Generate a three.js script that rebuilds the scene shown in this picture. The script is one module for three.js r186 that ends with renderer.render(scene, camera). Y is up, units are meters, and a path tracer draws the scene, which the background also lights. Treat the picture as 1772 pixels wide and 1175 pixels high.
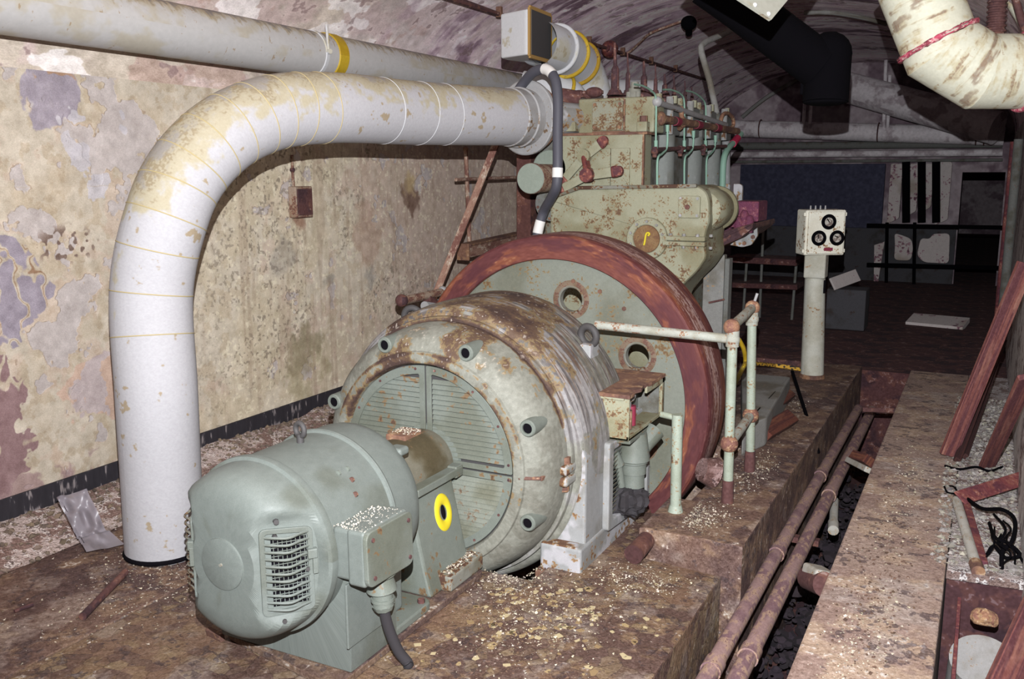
import * as THREE from 'three';
import { mergeGeometries, mergeVertices, toCreasedNormals } from 'three/addons/utils/BufferGeometryUtils.js';
import { RoundedBoxGeometry } from 'three/addons/geometries/RoundedBoxGeometry.js';
import { ConvexGeometry } from 'three/addons/geometries/ConvexGeometry.js';

// ---------------------------------------------------------------- camera, light, exposure
const W = 1772, H = 1175, F = 1590, YAW = 0.47517, PITCH = 0.18083, ROLL = 0.00326, EYE = 1.56;
const scene = new THREE.Scene();
scene.background = new THREE.Color(0x000000);
const camera = new THREE.PerspectiveCamera(2 * Math.atan(H / 2 / F) * 180 / Math.PI, W / H, 0.05, 60);
// camera axes in (x, y, depth) where depth = -z
const cy = Math.cos(YAW), sy = Math.sin(YAW), cp = Math.cos(PITCH), sp = Math.sin(PITCH), cr = Math.cos(ROLL), sr = Math.sin(ROLL);
const R0 = [cy, 0, sy], U0 = [-sp * sy, cp, sp * cy], D0 = [-cp * sy, -sp, cp * cy];
const RX = R0.map((v, i) => cr * v - sr * U0[i]), UX = R0.map((v, i) => sr * v + cr * U0[i]);
const toV = a => new THREE.Vector3(a[0], a[1], -a[2]);
camera.position.set(0, EYE, 0);
camera.quaternion.setFromRotationMatrix(new THREE.Matrix4().makeBasis(toV(RX), toV(UX), toV(D0).negate()));
scene.add(camera);

const renderer = new THREE.WebGLRenderer({ antialias: true });
renderer.toneMapping = THREE.LinearToneMapping;
renderer.toneMappingExposure = 1.0;
renderer.shadowMap.enabled = true;
renderer.shadowMap.type = THREE.PCFSoftShadowMap;

// the photographer's flash, held a hand's width above the lens: the only light in the plant room
const flash = new THREE.SpotLight(0xf8fbff, 114, 0, 1.15, 1.0, 2);
flash.position.copy(camera.position).addScaledVector(toV(UX), 0.24).addScaledVector(toV(RX), 0.0);
const aim = new THREE.Vector3().copy(camera.position).addScaledVector(toV(D0), 4).addScaledVector(toV(RX), 0.5).addScaledVector(toV(UX), 0.9);
flash.target.position.copy(aim);
flash.castShadow = true; flash.shadow.mapSize.set(2048, 2048); flash.shadow.radius = 0.35;
flash.shadow.camera.near = 0.1; flash.shadow.camera.far = 30; flash.shadow.bias = -0.0005;
scene.add(flash, flash.target);

// ---------------------------------------------------------------- pixel helpers (a pixel's ray met with a plane of the place)
function ray(px, py) {
  const a = (px - W / 2) / F, b = -(py - H / 2) / F;
  return [0, 1, 2].map(i => RX[i] * a + UX[i] * b + D0[i]);
}
const PZ = (px, py, d) => { const r = ray(px, py), t = d / r[2]; return [r[0] * t, r[1] * t + EYE, d]; };
const PX = (px, py, x) => { const r = ray(px, py), t = x / r[0]; return [x, r[1] * t + EYE, r[2] * t]; };
const PY = (px, py, y) => { const r = ray(px, py), t = (y - EYE) / r[1]; return [r[0] * t, y, r[2] * t]; };
const PD = (px, py, dep) => { const r = ray(px, py); return [r[0] * dep, r[1] * dep + EYE, r[2] * dep]; };
const V = p => new THREE.Vector3(p[0], p[1], -p[2]);

// ---------------------------------------------------------------- random, noise, textures
function rng(seed) { let s = seed >>> 0; return () => { s = (s + 0x6D2B79F5) >>> 0; let t = s; t = Math.imul(t ^ (t >>> 15), t | 1); t ^= t + Math.imul(t ^ (t >>> 7), t | 61); return ((t ^ (t >>> 14)) >>> 0) / 4294967296; }; }
const HT = new Float32Array(65536); { const r = rng(77); for (let i = 0; i < 65536; i++) HT[i] = r(); }
const hs = (x, y, s) => HT[(Math.imul(x, 7919) ^ Math.imul(y, 104729) ^ Math.imul(s, 15731)) & 65535];
function vn(x, y, px, py, s) {
  const xi = Math.floor(x), yi = Math.floor(y); let fx = x - xi, fy = y - yi;
  fx = fx * fx * (3 - 2 * fx); fy = fy * fy * (3 - 2 * fy);
  const x0 = ((xi % px) + px) % px, x1 = (x0 + 1) % px, y0 = ((yi % py) + py) % py, y1 = (y0 + 1) % py;
  const a = hs(x0, y0, s), b = hs(x1, y0, s), c = hs(x0, y1, s), d = hs(x1, y1, s);
  return a + (b - a) * fx + (c - a) * fy + (a - b - c + d) * fx * fy;
}
function fbm(u, v, fx, fy, oct, s) {
  let a = 0, w = 0.5, n = 0; let X = fx, Y = fy;
  for (let i = 0; i < oct; i++) { a += w * vn(u * X, v * Y, X, Y, s + i); n += w; w *= 0.55; X *= 2; Y *= 2; }
  return a / n;
}
function vor(u, v, n, s) {            // tileable cells: nearest, second nearest distance and cell id
  const x = u * n, y = v * n, xi = Math.floor(x), yi = Math.floor(y); let d1 = 9, d2 = 9, id = 0;
  for (let j = -1; j < 2; j++) for (let i = -1; i < 2; i++) {
    const cx = xi + i, cy2 = yi + j, wx = ((cx % n) + n) % n, wy = ((cy2 % n) + n) % n;
    const qx = cx + hs(wx, wy, s) - x, qy = cy2 + hs(wx, wy, s + 1) - y, d = Math.hypot(qx, qy);
    if (d < d1) { d2 = d1; d1 = d; id = hs(wx, wy, s + 2); } else if (d < d2) d2 = d;
  }
  return [d1, d2, id];
}
const sst = (a, b, x) => { const t = Math.min(1, Math.max(0, (x - a) / (b - a))); return t * t * (3 - 2 * t); };
const mixc = (o, c, k) => { o[0] += (c[0] - o[0]) * k; o[1] += (c[1] - o[1]) * k; o[2] += (c[2] - o[2]) * k; };
function tex(w, h, sizeX, sizeY, fn, wrap = THREE.RepeatWrapping) {
  const A = new Uint8Array(w * h * 4), B = new Uint8Array(w * h * 4), o = [0, 0, 0, 0.5];
  for (let j = 0, k = 0; j < h; j++) for (let i = 0; i < w; i++, k += 4) {
    o[0] = o[1] = o[2] = 128; o[3] = 0.5; fn((i + 0.5) / w, (j + 0.5) / h, o);
    A[k] = Math.max(0, Math.min(255, o[0])); A[k + 1] = Math.max(0, Math.min(255, o[1])); A[k + 2] = Math.max(0, Math.min(255, o[2])); A[k + 3] = 255;
    B[k] = B[k + 1] = B[k + 2] = Math.max(0, Math.min(255, o[3] * 255)); B[k + 3] = 255;
  }
  const mk = (D, cs) => { const t = new THREE.DataTexture(D, w, h, THREE.RGBAFormat); t.wrapS = t.wrapT = wrap; t.magFilter = THREE.LinearFilter; t.minFilter = THREE.LinearMipmapLinearFilter; t.generateMipmaps = true; if (cs) t.colorSpace = THREE.SRGBColorSpace; t.repeat.set(1 / sizeX, 1 / sizeY); t.needsUpdate = true; return t; };
  return { map: mk(A, true), bump: w * h > 140000 ? mk(B, false) : null };
}
const mat = (t, rough = 0.8, bump = 0.002, extra = {}) => new THREE.MeshStandardMaterial({ map: t.map, ...(bump && t.bump ? { bumpMap: t.bump, bumpScale: bump } : {}), roughness: rough, metalness: 0, side: THREE.DoubleSide, ...extra });
const flat = (c, rough = 0.7, extra = {}) => new THREE.MeshStandardMaterial({ color: c, roughness: rough, metalness: 0, ...extra });

// worn paint over rusting metal: amount = share of rust; isotropic grain and outlined patches
function rustPaint(base, amount, seed, { rim = [152, 118, 82], core = [106, 78, 60], chalk = [196, 196, 190], chalkAmt = 0.0, dirt = 0.25, f = 5 } = {}) {
  return (u, v, o) => {
    const n1 = fbm(u, v, f, f, 5, seed), n2 = fbm(u, v, f * 8, f * 8, 3, seed + 9), n3 = fbm(u, v, 3, 3, 4, seed + 20), g = hs((u * 1024) | 0, (v * 1024) | 0, seed + 3);
    o[0] = base[0]; o[1] = base[1]; o[2] = base[2];
    mixc(o, [base[0] - 26, base[1] - 30, base[2] - 36], sst(0.45, 0.7, n3) * dirt * 2);
    if (chalkAmt) mixc(o, chalk, sst(0.62 - chalkAmt * 0.3, 0.72 - chalkAmt * 0.3, fbm(u, v, 6, 6, 4, seed + 31)) * 0.9);
    const m = n1 * 0.55 + n2 * 0.45, th = 0.70 - amount * 0.33;
    if (amount > 0) { mixc(o, rim, sst(th - 0.03, th + 0.02, m) * 0.9); mixc(o, core, sst(th + 0.035, th + 0.075, m)); }
    o[3] = 0.55 - 0.25 * sst(th, th + 0.05, m) + (n2 - 0.5) * 0.2;
    const k = (g - 0.5) * 16 + (n2 - 0.5) * 14; o[0] += k; o[1] += k; o[2] += k;
  };
}
function rustAll(cols, seed, f = 4) {
  return (u, v, o) => {
    const a = fbm(u, v, f, f, 5, seed), b = fbm(u, v, f * 3, f * 3, 4, seed + 5), c = fbm(u, v, f * 14, f * 14, 2, seed + 8);
    o[0] = cols[0][0]; o[1] = cols[0][1]; o[2] = cols[0][2];
    mixc(o, cols[1], sst(0.42, 0.62, a)); mixc(o, cols[2], sst(0.5, 0.68, b)); if (cols[3]) mixc(o, cols[3], sst(0.66, 0.72, b * 0.6 + c * 0.4));
    const k = (c - 0.5) * 26; o[0] += k; o[1] += k; o[2] += k; o[3] = 0.3 + c * 0.5 + a * 0.2;
  };
}

// ---------------------------------------------------------------- scene bookkeeping
const used = new Map();
function numbered(n) { n = n.replace(/_\d{3}$/, ''); const k = used.get(n) || 0; used.set(n, k + 1); return k ? `${n}_${String(k).padStart(3, '0')}` : n; }
function thing(name, label, category, pos, group) {
  const o = new THREE.Group(); o.name = numbered(name); o.position.copy(V(pos)); o.userData = { label, category };
  if (group) o.userData.group = group; scene.add(o); return o;
}
function worldPos(o) { const p = new THREE.Vector3(); for (let q = o; q && q !== scene; q = q.parent) p.add(q.position); return p; }
function part(name, geo, material, parent, label) {
  const gs = Array.isArray(geo) ? (geo.length > 1 ? mergeGeometries(geo.map(g => clean(g))) : geo[0]) : geo;
  const p = worldPos(parent); if (p.lengthSq()) gs.translate(-p.x, -p.y, -p.z);
  const m = new THREE.Mesh(gs, material); m.name = name; m.castShadow = m.receiveShadow = true; if (label) m.userData.label = label; parent.add(m); return m;
}
function solo(name, geo, material, label, category, group) {      // a thing that is one mesh; its origin goes to its base
  const gs = Array.isArray(geo) ? (geo.length > 1 ? mergeGeometries(geo.map(g => clean(g))) : geo[0]) : geo;
  gs.computeBoundingBox(); const b = gs.boundingBox, c = new THREE.Vector3((b.min.x + b.max.x) / 2, b.min.y, (b.min.z + b.max.z) / 2);
  gs.translate(-c.x, -c.y, -c.z);
  const m = new THREE.Mesh(gs, material); m.position.copy(c); m.name = numbered(name); m.castShadow = m.receiveShadow = true;
  m.userData = { label, category }; if (group) m.userData.group = group; scene.add(m); return m;
}
function struct(name, geo, material, parent = scene) {
  const gs = Array.isArray(geo) ? (geo.length > 1 ? mergeGeometries(geo.map(g => clean(g))) : geo[0]) : geo;
  const m = new THREE.Mesh(gs, material); m.name = name; m.castShadow = m.receiveShadow = true; if (parent === scene) m.userData = { kind: 'structure' }; parent.add(m); return m;
}
function clean(g) { let q = g.index ? g.toNonIndexed() : g; for (const k of Object.keys(q.attributes)) if (!['position', 'normal', 'uv'].includes(k)) q.deleteAttribute(k); return q; }

// ---------------------------------------------------------------- geometry helpers (x, y, depth in metres)
function boxUV(g) {                    // uv in metres from the dominant axis of each face
  g = g.index ? g.toNonIndexed() : g; const p = g.attributes.position, n = p.count, uv = new Float32Array(n * 2);
  const a = new THREE.Vector3(), b = new THREE.Vector3(), c = new THREE.Vector3(), e = new THREE.Vector3();
  for (let i = 0; i < n; i += 3) {
    a.fromBufferAttribute(p, i); b.fromBufferAttribute(p, i + 1); c.fromBufferAttribute(p, i + 2);
    e.copy(b).sub(a).cross(c.clone().sub(a)); const x = Math.abs(e.x), y = Math.abs(e.y), z = Math.abs(e.z);
    [a, b, c].forEach((q, k) => { const t = x >= y && x >= z ? [q.z, q.y] : y >= z ? [q.x, q.z] : [q.x, q.y]; uv[(i + k) * 2] = t[0]; uv[(i + k) * 2 + 1] = t[1]; });
  }
  g.setAttribute('uv', new THREE.BufferAttribute(uv, 2)); return g;
}
function box(x0, x1, y0, y1, d0, d1, r = 0.006) {
  const w = Math.abs(x1 - x0), h = Math.abs(y1 - y0), t = Math.abs(d1 - d0); r = Math.min(r, w / 2.2, h / 2.2, t / 2.2);
  const g = new RoundedBoxGeometry(w, h, t, 2, r); g.translate((x0 + x1) / 2, (y0 + y1) / 2, -(d0 + d1) / 2); return boxUV(g);
}
function orient(g, a, b) {             // a geometry along +y, centred, laid from a to b (THREE vectors)
  const d = b.clone().sub(a), q = new THREE.Quaternion().setFromUnitVectors(new THREE.Vector3(0, 1, 0), d.clone().normalize());
  g.applyQuaternion(q); g.translate((a.x + b.x) / 2, (a.y + b.y) / 2, (a.z + b.z) / 2); return g;
}
function rod(a, b, r, r2 = r, seg = 14) { const A = V(a), B = V(b); return boxUV(orient(new THREE.CylinderGeometry(r2, r, A.distanceTo(B), seg), A, B)); }
function beam(a, b, w, t, roll = 0, rad = 0.004) {
  const A = V(a), B = V(b), g = new RoundedBoxGeometry(w, A.distanceTo(B), t, 2, Math.min(rad, w / 2.2, t / 2.2)); g.rotateY(roll); boxUV(g); return orient(boxUV(g), A, B);
}
function tube(pts, r, seg = 60, rad = 12, tension = 0.5) {
  const c = new THREE.CatmullRomCurve3(pts.map(V), false, 'catmullrom', tension); return boxUV(new THREE.TubeGeometry(c, seg, r, rad, false));
}
function ball(p, r, sx = 1, sy2 = 1, sz = 1) { const g = new THREE.SphereGeometry(r, 14, 10); g.scale(sx, sy2, sz); g.translate(p[0], p[1], -p[2]); return boxUV(g); }
function torus(p, R, r, axis = [0, 0, 1], seg = 28) {
  const g = new THREE.TorusGeometry(R, r, 10, seg); g.applyQuaternion(new THREE.Quaternion().setFromUnitVectors(new THREE.Vector3(0, 0, 1), new THREE.Vector3(axis[0], axis[1], -axis[2]).normalize())); g.translate(p[0], p[1], -p[2]); return boxUV(g);
}
// turned shape about a line parallel to the depth axis; profile = [[radius, depth], ...]; fn may reshape each point
function turn(ax, ay, prof, seg = 72, { t0 = 0, t1 = Math.PI * 2, fn, metric = true, crease = 0.5 } = {}) {
  const P = [], UV = [], I = []; let L = 0, rm = Math.max(...prof.map(q => q[0]));
  for (let j = 0; j < prof.length; j++) {
    if (j) L += Math.hypot(prof[j][0] - prof[j - 1][0], prof[j][1] - prof[j - 1][1]);
    for (let i = 0; i <= seg; i++) {
      const th = t0 + (t1 - t0) * i / seg; let p = [Math.cos(th) * prof[j][0], Math.sin(th) * prof[j][0], prof[j][1]];
      if (fn) p = fn(p, th, j); P.push(ax + p[0], ay + p[1], -p[2]); UV.push(metric ? th * rm : th / (Math.PI * 2), L);
    }
  }
  const n = seg + 1;
  for (let j = 0; j + 1 < prof.length; j++) for (let i = 0; i < seg; i++) { const a = j * n + i, b = a + 1, c = a + n, d = c + 1; I.push(a, c, b, b, c, d); }
  const g = new THREE.BufferGeometry(); g.setAttribute('position', new THREE.Float32BufferAttribute(P, 3)); g.setAttribute('uv', new THREE.Float32BufferAttribute(UV, 2)); g.setIndex(I);
  return toCreasedNormals(g, crease);
}
// outline in x, y pushed back along depth, with bevelled edges
function slab(pts, d0, d1, bev = 0.006, holes = []) {
  const s = new THREE.Shape(pts.map(p => new THREE.Vector2(p[0], p[1]))); for (const h of holes) s.holes.push(new THREE.Path(h.map(p => new THREE.Vector2(p[0], p[1]))));
  const t = Math.abs(d1 - d0), g = new THREE.ExtrudeGeometry(s, { depth: Math.max(0.001, t - 2 * bev), bevelEnabled: bev > 0, bevelSize: bev, bevelThickness: bev, bevelSegments: 2, bevelOffset: -bev, curveSegments: 8 });
  g.translate(0, 0, -Math.max(d0, d1) + bev); return boxUV(g);
}
// outline in depth, y pushed along x
function slabX(pts, x0, x1, bev = 0.005, holes = []) {
  const s = new THREE.Shape(pts.map(p => new THREE.Vector2(p[0], p[1]))); for (const h of holes) s.holes.push(new THREE.Path(h.map(p => new THREE.Vector2(p[0], p[1]))));
  const t = Math.abs(x1 - x0), g = new THREE.ExtrudeGeometry(s, { depth: Math.max(0.001, t - 2 * bev), bevelEnabled: bev > 0, bevelSize: bev, bevelThickness: bev, bevelSegments: 2, bevelOffset: -bev });
  g.rotateY(Math.PI / 2); g.translate(Math.min(x0, x1) + bev, 0, 0); return boxUV(g);
}
// outline in x, depth pushed up along y
function slabY(pts, y0, y1, bev = 0.006, holes = []) {
  const s = new THREE.Shape(pts.map(p => new THREE.Vector2(p[0], p[1]))); for (const h of holes) s.holes.push(new THREE.Path(h.map(p => new THREE.Vector2(p[0], p[1]))));
  const t = Math.abs(y1 - y0), g = new THREE.ExtrudeGeometry(s, { depth: Math.max(0.001, t - 2 * bev), bevelEnabled: bev > 0, bevelSize: bev, bevelThickness: bev, bevelSegments: 2, bevelOffset: -bev });
  g.rotateX(-Math.PI / 2); g.translate(0, Math.min(y0, y1) + bev, 0); return boxUV(g);
}
const circlePts = (cx, cy2, r, n = 40, a0 = 0, a1 = Math.PI * 2) => Array.from({ length: n }, (_, i) => { const t = a0 + (a1 - a0) * i / (a1 - a0 > 6.2 ? n : n - 1); return [cx + r * Math.cos(t), cy2 + r * Math.sin(t)]; });
function roundPoly(pts, r, n = 4) {   // rounds the corners of an outline
  const o = [], N = pts.length;
  for (let i = 0; i < N; i++) {
    const p = pts[i], a = pts[(i + N - 1) % N], b = pts[(i + 1) % N]; const ri = p[2] ?? r;
    const la = Math.hypot(a[0] - p[0], a[1] - p[1]), lb = Math.hypot(b[0] - p[0], b[1] - p[1]), k = Math.min(ri, la * 0.48, lb * 0.48);
    const s = [p[0] + (a[0] - p[0]) / la * k, p[1] + (a[1] - p[1]) / la * k], e = [p[0] + (b[0] - p[0]) / lb * k, p[1] + (b[1] - p[1]) / lb * k];
    for (let j = 0; j <= n; j++) { const t = j / n, u = 1 - t; o.push([u * u * s[0] + 2 * u * t * p[0] + t * t * e[0], u * u * s[1] + 2 * u * t * p[1] + t * t * e[1]]); }
  }
  return o;
}
function bolt(p, r, h, dir = [0, 0, -1], seg = 6) { const q = [p[0] + dir[0] * h, p[1] + dir[1] * h, p[2] + dir[2] * h]; return rod(p, q, r, r * 0.94, seg); }

// ---------------------------------------------------------------- materials
const T = {};
// left wall: cream limewash over pink and grey plaster, flaking; u runs along 6 m of wall from depth 1.5, v up 2.06 m
T.wall = tex(2048, 704, 6, 2.06, (u, v, o) => {
  const d = 1.5 + 6 * u, y = 2.06 * v, n = fbm(u, v, 6, 2, 6, 11), n2 = fbm(u, v, 30, 10, 5, 21), n3 = fbm(u, v, 150, 50, 3, 31), n4 = fbm(u, v, 15, 5, 5, 41), n5 = fbm(u, v, 60, 20, 4, 51), g = hs((u * 2048) | 0, (v * 704) | 0, 5);
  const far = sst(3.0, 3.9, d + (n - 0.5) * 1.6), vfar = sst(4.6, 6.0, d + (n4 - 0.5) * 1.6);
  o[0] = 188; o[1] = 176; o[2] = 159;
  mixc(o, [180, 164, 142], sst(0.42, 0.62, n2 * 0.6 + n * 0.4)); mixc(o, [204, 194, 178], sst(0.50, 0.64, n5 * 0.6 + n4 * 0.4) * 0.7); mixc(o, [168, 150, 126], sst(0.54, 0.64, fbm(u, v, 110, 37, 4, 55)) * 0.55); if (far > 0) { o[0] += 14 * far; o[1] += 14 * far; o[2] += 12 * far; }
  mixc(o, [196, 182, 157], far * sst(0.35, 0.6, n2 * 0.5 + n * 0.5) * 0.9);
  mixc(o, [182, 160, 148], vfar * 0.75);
  mixc(o, [186, 162, 144], sst(0.53, 0.61, n4 * 0.5 + n5 * 0.5) * 0.55);                      // pink undercoat
  const e1 = n4 * 0.34 + n2 * 0.26 + n5 * 0.4, up = sst(0.9, 1.7, y) * (1 - far) * 0.03;
  const fl = sst(0.604 - up, 0.612 - up, e1); mixc(o, [178, 170, 170], fl * 0.75);             // coat flaked off
  const rimE = sst(0.598 - up, 0.603 - up, e1) * (1 - sst(0.605 - up, 0.61 - up, e1)) * sst(0.5, 0.6, n3); mixc(o, [140, 118, 98], rimE * 0.6);
  // bared lilac plaster on the near wall with veins of coat still on it; mauve strip at its foot; pink patch
  const e2 = n4 * 0.4 + n2 * 0.35 + n5 * 0.25, vein = Math.abs(fbm(u, v, 24, 8, 4, 61) - 0.5);
  const pa = Math.hypot((d - 2.45) / 0.30, (y - 1.06) / 0.25) + (e2 - 0.5) * 3.4; mixc(o, [146, 136, 146], (1 - sst(0.93, 0.97, pa)) * sst(0.016, 0.028, vein)); mixc(o, [128, 92, 66], (1 - sst(0.9, 1, pa)) * (1 - sst(0.002, 0.006, vein)) * 0.7);
  const lo = (1 - sst(2.38, 2.66, d + (e2 - 0.5) * 1.6)) * (1 - sst(0.74, 0.84, y + (e2 - 0.5) * 0.8)); mixc(o, [136, 108, 108], sst(0.45, 0.52, lo) * sst(0.014, 0.03, vein)); mixc(o, [150, 124, 122], (1 - sst(0.25, 0.29, y + (n5 - 0.5) * 0.25)) * (1 - sst(2.9, 3.0, d)) * sst(0.52, 0.55, e2) * 0.8);
  const pk = Math.hypot((d - 2.95) / 0.32, (y - 0.56) / 0.17) + (e2 - 0.5) * 3; mixc(o, [190, 158, 140], (1 - sst(0.9, 0.96, pk)) * 0.8); mixc(o, [178, 166, 168], (1 - sst(0.9, 0.96, pk)) * sst(0.55, 0.58, n5) * 0.8);
  const dp = Math.hypot((d - 2.8) / 0.16, (y - 1.93) / 0.2) + (e2 - 0.5) * 2.4; mixc(o, [150, 140, 150], (1 - sst(0.86, 0.92, dp)) * 0.95); mixc(o, [168, 132, 100], (1 - sst(0.8, 0.9, dp)) * sst(0.54, 0.57, n2) * 0.8);
  for (const [sx, sy2, r2] of [[3.17, 1.76, 0.06], [2.95, 1.66, 0.07], [3.17, 1.83, 0.05], [3.0, 1.52, 0.06], [2.86, 1.74, 0.08]]) { const q = Math.hypot(d - sx, y - sy2) / r2 + (n5 - 0.5) * 3.2; mixc(o, [186, 180, 184], (1 - sst(0.8, 0.86, q)) * 0.9); }
  // mould specks, dense between the pipe and the machine
  const sp = sst(0.64, 0.69, fbm(u, v, 330, 110, 2, 71)), cl = sst(0.50, 0.64, fbm(u, v, 9, 3, 4, 81)) * (0.1 + 0.9 * far);
  mixc(o, [122, 110, 96], sp * cl * 0.6); mixc(o, [224, 214, 188], sst(0.68, 0.72, fbm(u, v, 260, 90, 2, 91)) * far * 0.6);
  const cl2 = 1 - sst(0.5, 1.1, Math.hypot((d - 2.8) / 0.2, (y - 1.24) / 0.1)); mixc(o, [112, 92, 82], sst(0.6, 0.64, fbm(u, v, 200, 66, 2, 95)) * cl2);
  for (const [sx, sy2, sr2, c, k] of [[5.67, 1.40, 0.15, [118, 92, 78], 0.9], [5.66, 1.47, 0.11, [188, 164, 122], 0.8], [4.42, 0.36, 0.2, [150, 138, 104], 0.45], [4.4, 0.45, 0.16, [128, 116, 92], 0.45], [5.14, 0.83, 0.09, [150, 144, 138], 0.6], [4.7, 0.88, 0.07, [140, 134, 126], 0.6], [4.4, 1.3, 0.09, [140, 96, 76], 0.6], [5.1, 1.15, 0.2, [160, 126, 108], 0.4], [4.25, 1.1, 0.12, [140, 132, 124], 0.4]]) {
    const q = Math.hypot(d - sx, (y - sy2)) / sr2 + (n2 - 0.5) * 1.6 + (n5 - 0.5) * 1.6; if (q < 1.2) mixc(o, c, (1 - sst(0.5, 1.0, q)) * k);
  }
  mixc(o, [150, 128, 110], sst(0.58, 0.72, fbm(u, v, 140, 3, 3, 101)) * far * 0.3); mixc(o, [176, 160, 142], (1 - sst(0.0, 0.004, Math.abs(y - 1.5 - (n3 - 0.5) * 0.01))) * (1 - far) * 0.5);
  const k = (g - 0.5) * 20 + (n3 - 0.5) * 40; o[0] += k; o[1] += k; o[2] += k;
  o[3] = 0.6 - fl * 0.25 + (n3 - 0.5) * 0.3 + rimE * 0.15;
}, THREE.MirroredRepeatWrapping);
T.wall.map.offset.set(1.5 / 6, 0); T.wall.bump.offset.set(1.5 / 6, 0);
// vault: limewash mottled grey and brown, sooted in streaks that run round the arch, painted paler with depth to offset flash falloff; u along 12 m of depth from 1.5, v round the arch
T.vault = tex(2048, 1024, 12, 5, (u, v, o) => {
  const d = 1.5 + 12 * u, n = fbm(u, v, 14, 6, 6, 111), n2 = fbm(u, v, 60, 24, 4, 121), st = fbm(u, v, 90, 5, 4, 131), st2 = fbm(u, v, 240, 9, 3, 141), n3 = fbm(u, v, 200, 84, 3, 151), n5 = fbm(u, v, 36, 15, 5, 161);
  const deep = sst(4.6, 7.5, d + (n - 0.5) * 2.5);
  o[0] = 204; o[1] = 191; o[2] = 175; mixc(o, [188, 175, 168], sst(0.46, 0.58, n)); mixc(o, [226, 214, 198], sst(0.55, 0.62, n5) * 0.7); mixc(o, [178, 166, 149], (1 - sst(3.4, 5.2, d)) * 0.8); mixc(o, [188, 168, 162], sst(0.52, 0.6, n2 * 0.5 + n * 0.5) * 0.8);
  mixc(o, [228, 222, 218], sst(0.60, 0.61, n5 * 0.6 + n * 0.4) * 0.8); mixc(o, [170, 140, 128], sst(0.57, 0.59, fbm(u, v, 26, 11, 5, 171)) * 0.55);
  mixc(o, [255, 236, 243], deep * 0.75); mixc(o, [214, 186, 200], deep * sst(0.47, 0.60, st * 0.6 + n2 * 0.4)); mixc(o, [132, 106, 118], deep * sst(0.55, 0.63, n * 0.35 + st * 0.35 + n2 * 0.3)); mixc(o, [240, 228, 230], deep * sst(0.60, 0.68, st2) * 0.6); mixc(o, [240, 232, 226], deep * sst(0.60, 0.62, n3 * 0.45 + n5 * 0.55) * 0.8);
  mixc(o, [110, 88, 86], sst(0.64, 0.68, n3 * 0.5 + n2 * 0.5) * 0.6);
  const k = (n3 - 0.5) * 60 + (hs((u * 2048) | 0, (v * 1024) | 0, 9) - 0.5) * 24; o[0] += k; o[1] += k; o[2] += k; o[3] = 0.4 + (st2 - 0.5) * 0.4 + (n3 - 0.5) * 0.5 + (n - 0.5) * 0.3;
}, THREE.MirroredRepeatWrapping);
const floorFn = (seed, cells, cols) => (u, v, o) => {
  const n = fbm(u, v, 4, 4, 5, seed), n2 = fbm(u, v, 16, 16, 5, seed + 7), n3 = fbm(u, v, 90, 90, 3, seed + 17);
  o[0] = cols[0][0]; o[1] = cols[0][1]; o[2] = cols[0][2];
  mixc(o, cols[1], sst(0.42, 0.6, n)); mixc(o, cols[2], sst(0.48, 0.66, n2));
  let h = 0.5 + (n2 - 0.5) * 0.5;
  if (cells) {
    const uu = u + (n2 - 0.5) * 0.02, vv = v + (n - 0.5) * 0.02; const [a, b, id] = vor(uu, vv, cells, seed + 40); const joint = 1 - sst(0.02, 0.07, b - a);
    if (id > 0.62) mixc(o, cols[3], (id - 0.5) * 1.0 * sst(0.36, 0.5, n)); else if (id < 0.25) mixc(o, cols[1], 0.6);
    mixc(o, [88, 66, 52], joint * 0.45 * sst(0.38, 0.5, n)); h += (id - 0.5) * 0.2 - joint * 0.2;
  }
  mixc(o, [212, 200, 188], sst(0.66, 0.74, n3 * 0.65 + n2 * 0.35) * 0.85 * sst(0.40, 0.52, n)); mixc(o, [186, 172, 162], sst(0.56, 0.68, fbm(u, v, 9, 9, 5, seed + 61)) * (0.4 + 0.6 * n3) * 0.6); mixc(o, [58, 42, 44], sst(0.60, 0.66, n3 * 0.4 + fbm(u, v, 30, 30, 3, seed + 27) * 0.6) * 0.55);
  const k = (n3 - 0.5) * 44 + (hs((u * 1024) | 0, (v * 1024) | 0, seed) - 0.5) * 40 + (fbm(u, v, 256, 256, 2, seed + 3) - 0.5) * 50; o[0] += k; o[1] += k; o[2] += k; o[3] = h + (n3 - 0.5) * 0.5;
};
T.slab = tex(1024, 1024, 1.3, 1.3, floorFn(201, 26, [[142, 110, 88], [112, 84, 74], [154, 124, 96], [190, 170, 128]]));
T.mud = tex(1024, 1024, 1.6, 1.6, floorFn(231, 0, [[118, 90, 78], [92, 68, 64], [140, 112, 92]]));
T.walk = tex(1024, 1024, 1.6, 1.6, floorFn(1231, 0, [[172, 146, 130], [160, 132, 118], [188, 160, 136]])); 
T.paint = tex(512, 512, 0.8, 0.8, rustPaint([150, 157, 147], 0.03, 301, { dirt: 0.35 }));
T.motor = tex(512, 512, 0.7, 0.7, rustPaint([146, 153, 146], 0, 321, { dirt: 0.3 }));
T.paintRust = tex(512, 512, 0.7, 0.7, rustPaint([186, 181, 156], 0.26, 341, { rim: [160, 130, 92], core: [122, 88, 62], dirt: 0.5, f: 11 }));
T.paintHeavy = tex(512, 512, 0.5, 0.5, rustPaint([160, 158, 146], 0.5, 361, { rim: [140, 100, 62], core: [92, 60, 44], dirt: 0.5 }));
T.rust = tex(512, 512, 0.6, 0.6, rustAll([[112, 80, 64], [90, 62, 54], [134, 100, 74], [152, 126, 100]], 381));
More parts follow.
